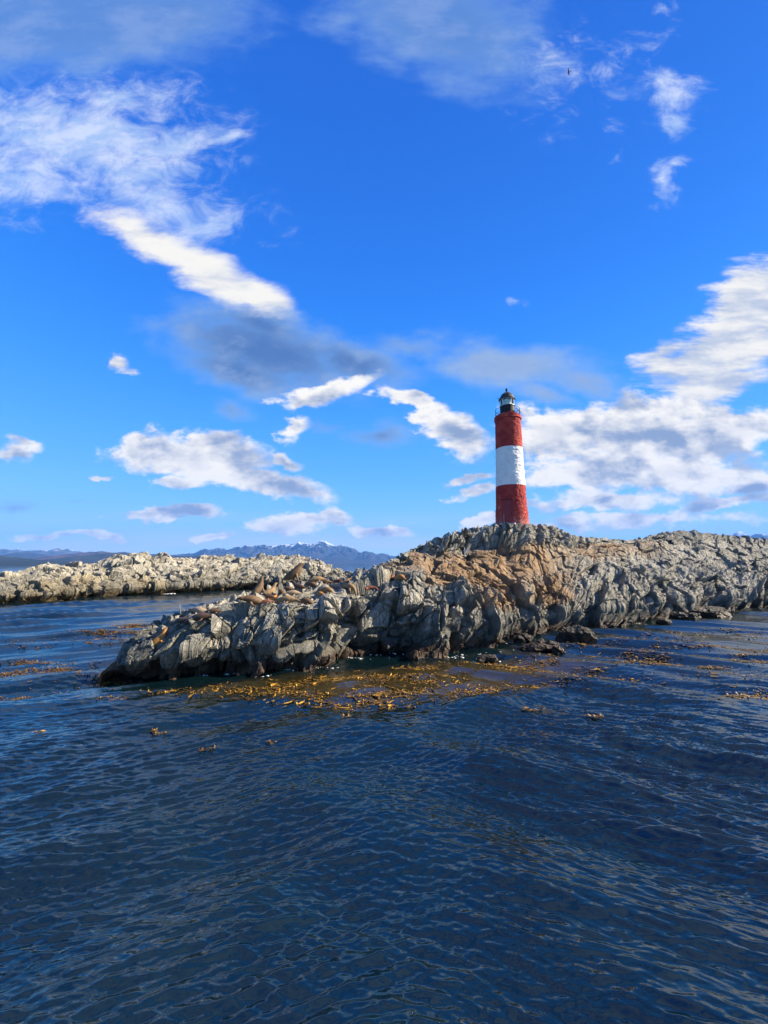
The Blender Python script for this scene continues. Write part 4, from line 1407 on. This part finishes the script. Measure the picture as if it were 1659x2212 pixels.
FUR = {'tan': fur('tan_fur', (.24, .152, .070), (.29, .195, .095), (.10, .06, .035)),
       'brown': fur('brown_fur', (.12, .070, .032), (.165, .10, .048), (.06, .035, .02)),
       'orange': fur('orange_fur', (.36, .155, .035), (.42, .21, .06), (.11, .05, .02)),
       'dark': fur('dark_wet_fur', (.075, .042, .024), (.11, .065, .035), (.03, .018, .012), .42),
       'red': fur('red_brown_fur', (.15, .050, .024), (.19, .075, .035), (.05, .02, .012), .6),
       'grey': fur('pale_grey_fur', (.28, .21, .14), (.33, .25, .17), (.11, .08, .05))}
M_EYE = painted('dark_eye', (.006, .005, .005), (.012, .010, .009), .15, spec=.8)
BODY = {k: make_body(k) for k in POSES}
bm_ = bmesh.new()
bmesh.ops.create_uvsphere(bm_, u_segments=10, v_segments=8, radius=.018)
EYE_ME = bpy.data.meshes.new('sea_lion_eye')
bm_.to_mesh(EYE_ME)
bm_.free()
EYE_ME.materials.append(M_EYE)


def sea_lion(px, py, pose, yaw, tilt, scale, col, label, lift=0.0):
    hit, nrm = on_rock(px, py)
    if hit is None:
        hit = at(px, py, 26)
    nrm = nrm or Vector((0, 0, 1))
    me = BODY[pose].copy()
    me.materials.clear()
    me.materials.append(FUR[col])
    o = bpy.data.objects.new('sea_lion', me)
    COL.objects.link(o)
    R = Matrix.Rotation(math.radians(-tilt), 3, 'Y') @ Matrix.Rotation(math.radians(yaw), 3, 'Z')
    o.matrix_world = Matrix.Translation(hit + Vector((0, .12, -.05 + lift))) @ R.to_4x4() @ Matrix.Scale(scale * .84, 4)
    ex, ey, ez = POSES[pose][2]
    for s in (1, -1):
        e = bpy.data.objects.new('eye', EYE_ME)
        COL.objects.link(e)
        e.parent = o
        e.location = (ex, ey * s if pose != 'curled' else ey + .09 * s * 0.3, ez)
    return tag(o, label, 'sea lion', 'sea lions hauled out on the rock')


LIONS = [
    (634, 1249, 'sitting_bull', 14, 0, 1.12, 'brown', 'big thick-necked sea lion sitting upright above all the others, facing right', -.14),
    (560, 1281, 'sky_pointing', 60, 0, 1.08, 'brown', 'brown sea lion sitting upright at the left edge of the group, nose to the sky', -.06),
    (582, 1285, 'head_up', 40, 12, 1.05, 'tan', 'tan sea lion with raised neck right of the one pointing its nose up'),
    (620, 1277, 'lying', -14, -6, .95, 'brown', 'brown sea lion lying below the big upright one, head to the right'),
    (643, 1271, 'head_up', 168, 0, .85, 'dark', 'dark sea lion just under the big upright one, head lifted to the left'),
    (670, 1267, 'lying', -32, -14, 1.15, 'brown', 'large brown sea lion sprawled downhill in the middle of the group'),
    (684, 1255, 'lying', 18, 4, .85, 'tan', 'tan sea lion in the back row right of the big upright one'),
    (701, 1260, 'lying', 8, 0, .85, 'brown', 'brown sea lion in the back row between two paler ones'),
    (715, 1253, 'lying', 158, -8, .95, 'grey', 'pale sea lion at the top of the back row, stretched along the ridge'),
    (706, 1279, 'drooping', -24, -6, 1.0, 'tan', 'tan sea lion hanging its head over the ledge beside the orange one'),
    (692, 1286, 'curled', -70, 0, .75, 'orange', 'bright orange sea lion curled on the ledge edge, right of centre'),
    (727, 1270, 'lying', -40, -10, 1.0, 'grey', 'grey tan sea lion lying slantwise right of the drooping tan one'),
    (734, 1257, 'curled', 20, 0, .72, 'red', 'dark red sea lion curled at the back right of the group'),
    (754, 1270, 'drooping', -28, -8, .95, 'tan', 'tan sea lion at the right end of the group, head over the edge'),
    (752, 1256, 'head_up', 30, 0, .55, 'tan', 'small tan sea lion with raised head behind the right end of the group'),
    (545, 1303, 'lying', 208, -18, 1.1, 'brown', 'large brown sea lion at the front left of the ledge, head pointing down'),
    (630, 1286, 'lying', 8, 0, 1.0, 'grey', 'palest grey sea lion lying across the middle of the ledge'),
    (592, 1293, 'curled', 60, 0, .72, 'orange', 'orange sea lion tucked between the tan and the reddish ones on the left'),
    (616, 1302, 'lying', -6, 4, 1.05, 'tan', 'light tan sea lion in the front row lying flat, head right'),
    (661, 1304, 'drooping', -18, -8, .95, 'brown', 'brown sea lion in the front row with its head hanging off the ledge'),
    (573, 1303, 'lying', 24, 6, .62, 'red', 'small reddish sea lion in front of the orange one on the left'),
    (574, 1291, 'lying', 172, 0, .75, 'dark', 'small dark sea lion lying in the shade behind the reddish one'),
    (606, 1281, 'lying', 118, 0, .75, 'brown', 'brown sea lion seen from behind, left of centre in the group'),
    (801, 1274, 'curled', 190, 0, .80, 'red', 'dark red sea lion curled alone in a cleft right of the group'),
    (845, 1248, 'curled', 110, 0, .78, 'red', 'left one of the two sea lions resting by themselves on the upper rock'),
    (864, 1251, 'lying', -62, -8, .95, 'orange', 'right one of the pair on the upper rock, orange, head downhill'),
    (342, 1391, 'head_up', 16, 24, .92, 'orange', 'orange sea lion alone on the low left end of the rock'),
    (391, 1346, 'lying', 174, 16, .85, 'dark', 'dark wet sea lion lowest of the three on the left shoulder'),
    (429, 1340, 'lying', 6, 10, 1.0, 'dark', 'long dark sea lion in front on the left shoulder, head uphill'),
    (431, 1326, 'lying', 176, -14, 1.0, 'grey', 'pale backed sea lion behind the long dark one on the left shoulder'),
    (461, 1325, 'lying', 10, 4, .8, 'brown', 'brown sea lion highest on the left shoulder, half hidden'),
]
for q in LIONS:
    sea_lion(*q)


# ------------------------------------------------------------------ kelp
def kelp_material():
    m, t, b = material('kelp')
    tone = t.attr('tone')
    rp = t.node('ShaderNodeValToRGB')
    cr = rp.color_ramp.elements
    stops = [(0.0, (.020, .014, .006)), (.35, (.075, .040, .008)), (.65, (.20, .105, .010)), (.88, (.42, .22, .018)), (1.0, (.60, .36, .05))]
    while len(cr) < len(stops):
        cr.new(.5)
    for e, (p, c) in zip(cr, stops):
        e.position, e.color = p, (*c, 1)
    t.put(rp.inputs[0], tone)
    t.put(b.inputs['Base Color'], E(t, rp.outputs[0]))
    b.inputs['Roughness'].default_value = .55
    b.inputs['Specular IOR Level'].default_value = .35
    return m


M_KELP = kelp_material()


def kelp_mesh(name, xy, z, rg, size, tone, lift):
    """floating blades: narrow curled strips with a swollen bulb at the base"""
    V, Fc, Tn = [], [], []
    for (x, y), zz, sz, tn in zip(xy, z, size, tone):
        a = rg.uniform(0, 6.283)
        L, w = sz * rg.uniform(.6, 1.4), sz * rg.uniform(.06, .15)
        bend = rg.uniform(-1.2, 1.2)
        up = max(0, rg.normal()) * lift * sz
        s0 = len(V)
        px_, py_, n = x, y, 5
        for k in range(n):
            f = k / (n - 1)
            aa = a + bend * f
            wd = w * (0.35 + 1.3 * math.sin(math.pi * min(1, f * .85 + .12)))
            dx_, dy_ = -math.sin(aa) * wd / 2, math.cos(aa) * wd / 2
            rz = zz + .008 + up * (math.sin(f * 3.14) if sz < .2 else f * f) + rg.uniform(0, .012)
            tl_ = rg.uniform(-.4, .4) * wd
            V.append((px_ + dx_, py_ + dy_, rz + tl_))
            V.append((px_ - dx_, py_ - dy_, rz - tl_ * .5))
            Tn += [tn, tn * .9]
            px_ += math.cos(aa) * L / (n - 1)
            py_ += math.sin(aa) * L / (n - 1)
        for k in range(n - 1):
            Fc.append((s0 + 2 * k, s0 + 2 * k + 1, s0 + 2 * k + 3, s0 + 2 * k + 2))
        if rg.random() < .35:        # bulb
            s1 = len(V)
            r = sz * rg.uniform(.07, .12)
            for zq in (-.6, .6):
                for k in range(6):
                    t_ = k * 1.047
                    V.append((x + r * .8 * math.cos(t_), y + r * .8 * math.sin(t_), zz + .02 + r * (zq + .4)))
            V += [(x, y, zz + .02 - r * .6), (x, y, zz + .02 + r * 1.4)]
            Tn += [min(1, tn * 1.15)] * 14
            for k in range(6):
                j = (k + 1) % 6
                Fc += [(s1 + k, s1 + j, s1 + 6 + j, s1 + 6 + k), (s1 + 12, s1 + j, s1 + k), (s1 + 13, s1 + 6 + k, s1 + 6 + j)]
    me = bpy.data.meshes.new(name)
    me.from_pydata(V, [], Fc)
    me.update()
    a_ = me.attributes.new('tone', 'FLOAT', 'POINT')
    a_.data.foreach_set('value', np.array(Tn, np.float32))
    return link_mesh(name, me, M_KELP, smooth=True)


def kelp_clump(px, py, n, r, sz, rg):
    """a stem along the surface with blades growing from it; one connected mesh"""
    c = on_water(px, py)
    V, Fc, Tn = [], [], []
    a0 = rg.uniform(-.5, .5)
    x, y = c.x - r * math.cos(a0), c.y - r * .5
    for k in range(n + 1):
        z = float(wave_height(np.array([x]), np.array([y]))[0]) + .025
        tn = float(np.clip(.5 + .2 * rg.normal(), 0, 1))
        V += [(x - .012, y - .02, z), (x + .012, y + .02, z + .01)]
        Tn += [tn * .6] * 2
        if k:
            i = 2 * k
            Fc.append((i - 2, i - 1, i + 1, i))
        x += 2 * r / n * math.cos(a0 + rg.normal() * .5)
        y += 2 * r / n * (.4 * math.sin(a0) + .4 * rg.normal())
    for k in range(n + 1):
        for _ in range(2):
            base = (2 * k, 2 * k + 1)
            bx, by, bz = V[2 * k]
            a, L = rg.uniform(0, 6.283), sz * rg.uniform(.6, 1.3)
            up = abs(rg.normal()) * .35 * L
            tn = float(np.clip(.62 + .22 * rg.normal(), 0, 1))
            prev = base
            for j in range(1, 5):
                f = j / 4
                w = L * .16 * math.sin(math.pi * min(.97, f * .85 + .15)) + .004
                qx, qy = bx + math.cos(a + f) * L * f, by + math.sin(a + f) * L * f
                i = len(V)
                V += [(qx - math.sin(a) * w, qy + math.cos(a) * w, bz + up * math.sin(f * 2.6) + .01), (qx + math.sin(a) * w, qy - math.cos(a) * w, bz + up * math.sin(f * 2.6))]
                Tn += [tn, tn * .9]
                Fc.append((prev[0], prev[1], i + 1, i))
                prev = (i, i + 1)
    me = bpy.data.meshes.new('kelp_clump')
    me.from_pydata(V, [], Fc)
    me.update()
    at_ = me.attributes.new('tone', 'FLOAT', 'POINT')
    at_.data.foreach_set('value', np.array(Tn, np.float32))
    return link_mesh('kelp_clump', me, M_KELP, smooth=True)


def scatter(n, spots, rg, clump):
    """points on the water in lobes (px, py, half length, half width, turn, weight), drawn out into drifts"""
    xs = []
    wts = np.array([s[5] * s[2] * s[3] for s in spots])
    wts = wts / wts.sum()
    while sum(len(x) for x in xs) < n:
        k = rg.choice(len(spots), p=wts)
        px, py, rx, ry, rot, _ = spots[k]
        c = on_water(px, py)
        m_ = 400
        a, r = rg.uniform(0, 6.283, m_), np.sqrt(rg.random(m_)) * (0.75 + .35 * rg.random(m_))
        lx, ly = r * np.cos(a) * rx, r * np.sin(a) * ry
        x, y = c.x + lx * math.cos(rot) - ly * math.sin(rot), c.y + lx * math.sin(rot) + ly * math.cos(rot)
        q = fbm(np.stack([x * .45, y * 1.5, 0 * x], -1), 4, 91)
        keep = rg.random(m_) < np.clip((q + clump) * 2.2, .02, 1)
        xs.append(np.stack([x, y], -1)[keep])
    return np.concatenate(xs)[:n]


def kelp_drift(n, spots, seed, size, tone, label, clump=.03, lift=.13):
    rg = np.random.default_rng(seed)
    xy = scatter(n, spots, rg, clump)
    z = wave_height(xy[:, 0], xy[:, 1])
    sz = size[0] + (size[1] - size[0]) * rg.random(n) ** 2
    tn = np.clip(tone[0] + tone[1] * rg.normal(size=n), 0, 1)
    o = kelp_mesh('floating_kelp', xy, z, rg, sz, tn, lift)
    return tag(o, label, 'kelp', kind='stuff')


kelp_drift(2300, [(860, 1478, 6.6, 2.9, .10, 1.0), (1000, 1462, 5.0, 3.2, .2, 1.1), (690, 1488, 5.0, 2.2, 0, .6), (1175, 1447, 3.6, 2.5, .3, .9), (800, 1505, 5.4, 1.4, .05, .55), (1060, 1495, 4.2, 1.5, .1, .5), (480, 1495, 3.5, 1.0, 0, .35)],
           21, (.12, .46), (.50, .24), 'dense golden kelp bed floating in front of the rock')
kelp_drift(4200, [(250, 1365, 5.0, 2.2, .05, 1.0), (120, 1388, 5.0, 2.0, .1, .8), (60, 1440, 3.6, 1.6, 0, 1.0), (130, 1480, 4.0, 1.3, .1, 1.0), (190, 1505, 2.5, .8, 0, .6), (20, 1500, 2.0, 1.4, 0, .6), (330, 1352, 3.5, 1.4, 0, .9)],
           22, (.12, .38), (.42, .16), 'dark brown kelp drifts on the open water left of the rock', clump=.0)
kelp_drift(3600, [(1330, 1440, 6.5, 3.0, .2, 1.0), (1520, 1420, 7.0, 4.0, .2, 1.0), (1620, 1450, 5.0, 3.0, .2, .8), (1450, 1395, 9.0, 3.0, .1, .6), (1290, 1480, 3.5, 1.2, .1, .5), (1560, 1370, 8.0, 3.0, .1, .4), (1600, 1500, 2.5, 1.0, 0, .15)],
           23, (.12, .44), (.52, .2), 'sparse yellow kelp strands on the open water right of the rock', clump=-.02)

for i, (px, py, n, r, sz, lab) in enumerate([
        (91, 1581, 5, .12, .22, 'upright tuft of kelp at the far left of the open water'),
        (357, 1574, 9, .45, .24, 'loose string of brown kelp floating left of the golden bed'),
        (456, 1624, 7, .35, .20, 'small brown kelp clump nearest the viewer, left of centre'),
        (588, 1600, 3, .15, .18, 'tiny kelp scrap floating between two larger clumps'),
        (749, 1554, 5, .12, .26, 'dark knob of kelp sticking up below the golden bed'),
        (1291, 1556, 8, .35, .28, 'flat brown kelp clump drifting alone right of centre'),
        (1145, 1530, 9, .55, .26, 'row of yellow kelp blades just below the right end of the golden bed'),
        (1592, 1503, 9, .7, .26, 'cluster of bright yellow kelp near the right edge'),
        (1450, 1370, 30, .8, .30, 'raft of golden kelp below the dark pointed rock')]):
    rg = np.random.default_rng(300 + i)
    o = kelp_clump(px, py, n, r * .8, sz * .68, rg)
    tag(o, lab, 'kelp', 'loose kelp clumps')


# ------------------------------------------------------------------ foam, poles, bird
def foam(spots):
    m, t, b = material('sea_foam')
    tc = t.node('ShaderNodeTexCoord')
    n = t.noise(E(t, tc.outputs['Object']), 12, 4, .6)
    t.put(b.inputs['Base Color'], t.mix(n, (.62, .66, .68), (.82, .84, .84)))
    b.inputs['Roughness'].default_value = .6
    rg = np.random.default_rng(5)
    bm = bmesh.new()
    for px, py, rx, ry, n_, s_ in spots:
        c = on_water(px, py)
        for _ in range(n_):
            x, y = c.x + rg.normal() * rx, c.y + rg.normal() * ry
            r = s_ * rg.uniform(.3, 1.0)
            mt = Matrix.Translation((x, y, float(wave_height(np.array([x]), np.array([y]))[0]) + .005)) @ Matrix.Rotation(rg.uniform(0, 6.28), 4, 'Z') @ Matrix.Diagonal((r * rg.uniform(1, 2.6), r * .7, r * rg.uniform(.12, .4), 1))
            bmesh.ops.create_icosphere(bm, subdivisions=2, radius=1, matrix=mt)
    for v in bm.verts:
        k = math.sin(v.co.x * 37) * math.sin(v.co.y * 41 + v.co.z * 53)
        v.co += Vector((k * .02, -k * .02, k * .012))
    o = from_bm('sea_foam', bm, m, smooth=True)
    tag(o, 'white foam flecks where the water laps the rocks', 'foam', kind='stuff')


foam([(367, 1283, .9, .25, 16, .34), (300, 1459, .6, .08, 10, .045), (430, 1457, .7, .08, 10, .045), (510, 1454, .5, .08, 10, .05), (690, 1441, .8, .1, 14, .05), (760, 1424, .6, .1, 12, .06), (840, 1416, .7, .1, 14, .055), (960, 1412, .6, .1, 16, .06), (1070, 1391, .6, .15, 14, .07), (1300, 1352, .9, .15, 12, .08), (1038, 1426, .35, .12, 12, .09), (1010, 1414, .9, .3, 22, .07), (622, 1445, .25, .15, 8, .08), (1385, 1348, .8, .2, 10, .10), (1240, 1362, .8, .2, 10, .08), (580, 1459, .5, .1, 7, .05), (900, 1420, 1.2, .1, 12, .045), (1120, 1400, .8, .3, 16, .06), (1170, 1385, .6, .2, 10, .07)])


def marker_pole(pos, h, label, cross):
    bm = bmesh.new()
    add_tube(bm, [pos + Vector((0, 0, -.3)), pos + Vector((.01, 0, h * .5)), pos + Vector((.0, 0, h))], [.045, .04, .03], 8)
    if cross:
        add_tube(bm, [pos + Vector((-.12, 0, h * .75)), pos + Vector((.22, 0, h * 1.02))], .025, 6)
    else:
        add_box(bm, pos + Vector((0, -.05, h * .62)), (.20, .03, .16))
    o = from_bm('marker_pole', bm, M_WOOD)
    tag(o, label, 'pole')


hit, _n = on_rock(1004, 1203)
if hit:
    marker_pole(hit, .85, 'short pale pole standing on the brown slope left of the lighthouse', False)
ITREE = tree_of(islet)
u_, v_ = ray(441, 1209)
ih = ITREE.ray_cast(Vector((0, 0, HC)), Vector((u_, 1, v_)).normalized())[0] or at(441, 1207, 88)
marker_pole(ih, 1.5, 'thin pale pole on the crest of the far islet', True)


def bird():
    root = at(1229, 156, 70)
    bm = bmesh.new()
    V, Fc = [], []
    ring_tube(V, Fc, [(-.30, 0, 0, .02, .015), (-.2, 0, .0, .05, .04), (0, 0, 0, .085, .075), (.2, 0, .01, .06, .055), (.28, 0, .02, .045, .04), (.36, 0, .015, .012, .012)], 10)
    ring_tube(V, Fc, [(-.28, 0, 0, .05, .012), (-.42, 0, 0, .09, .008)], 8)
    me = bpy.data.meshes.new('body')
    me.from_pydata([tuple(v) for v in V], [], [tuple(int(i) for i in f) for f in Fc])
    o = link_mesh('bird', me, painted('dark_plumage', (.02, .02, .022), (.06, .06, .065), .7), smooth=True)
    o.location = root
    o.rotation_euler = (0, 0, math.radians(150))
    for s in (1, -1):
        V, Fc = [], []
        ring_tube(V, Fc, [(.06, .05 * s, .03, .10, .02), (.07, .28 * s, .16, .11, .018), (.02, .52 * s, .14, .08, .012), (-.08, .74 * s, .04, .02, .006)], 8)
        me = bpy.data.meshes.new('wing')
        me.from_pydata([tuple(v) for v in V], [], [tuple(int(i) for i in f) for f in Fc])
        link_mesh('wing', me, o.data.materials[0], o, True)
    tag(o, 'small dark bird flying high in the blue sky', 'bird')


bird()


# ------------------------------------------------------------------ air
def build_haze():
    bm = bmesh.new()
    x, y0, y1, z0, z1 = 22000, -600, 14500, -7.0, 1120.0
    add_box(bm, ((0), (y0 + y1) / 2, (z0 + z1) / 2), (2 * x, y1 - y0, z1 - z0))
    m = bpy.data.materials.new('haze')
    m.use_nodes = True
    t = T(m.node_tree)
    t.n.remove(t.n['Principled BSDF'])
    v = t.node('ShaderNodeVolumePrincipled')
    v.inputs['Color'].default_value = (.14, .40, 1.0, 1)
    v.inputs['Density'].default_value = HAZE
    v.inputs['Anisotropy'].default_value = 0.0
    t.l.new(v.outputs[0], t.n['Material Output'].inputs['Volume'])
    o = from_bm('haze', bm, m)
    tag(o, kind='stuff')


HAZE = 5.2e-5
build_haze()
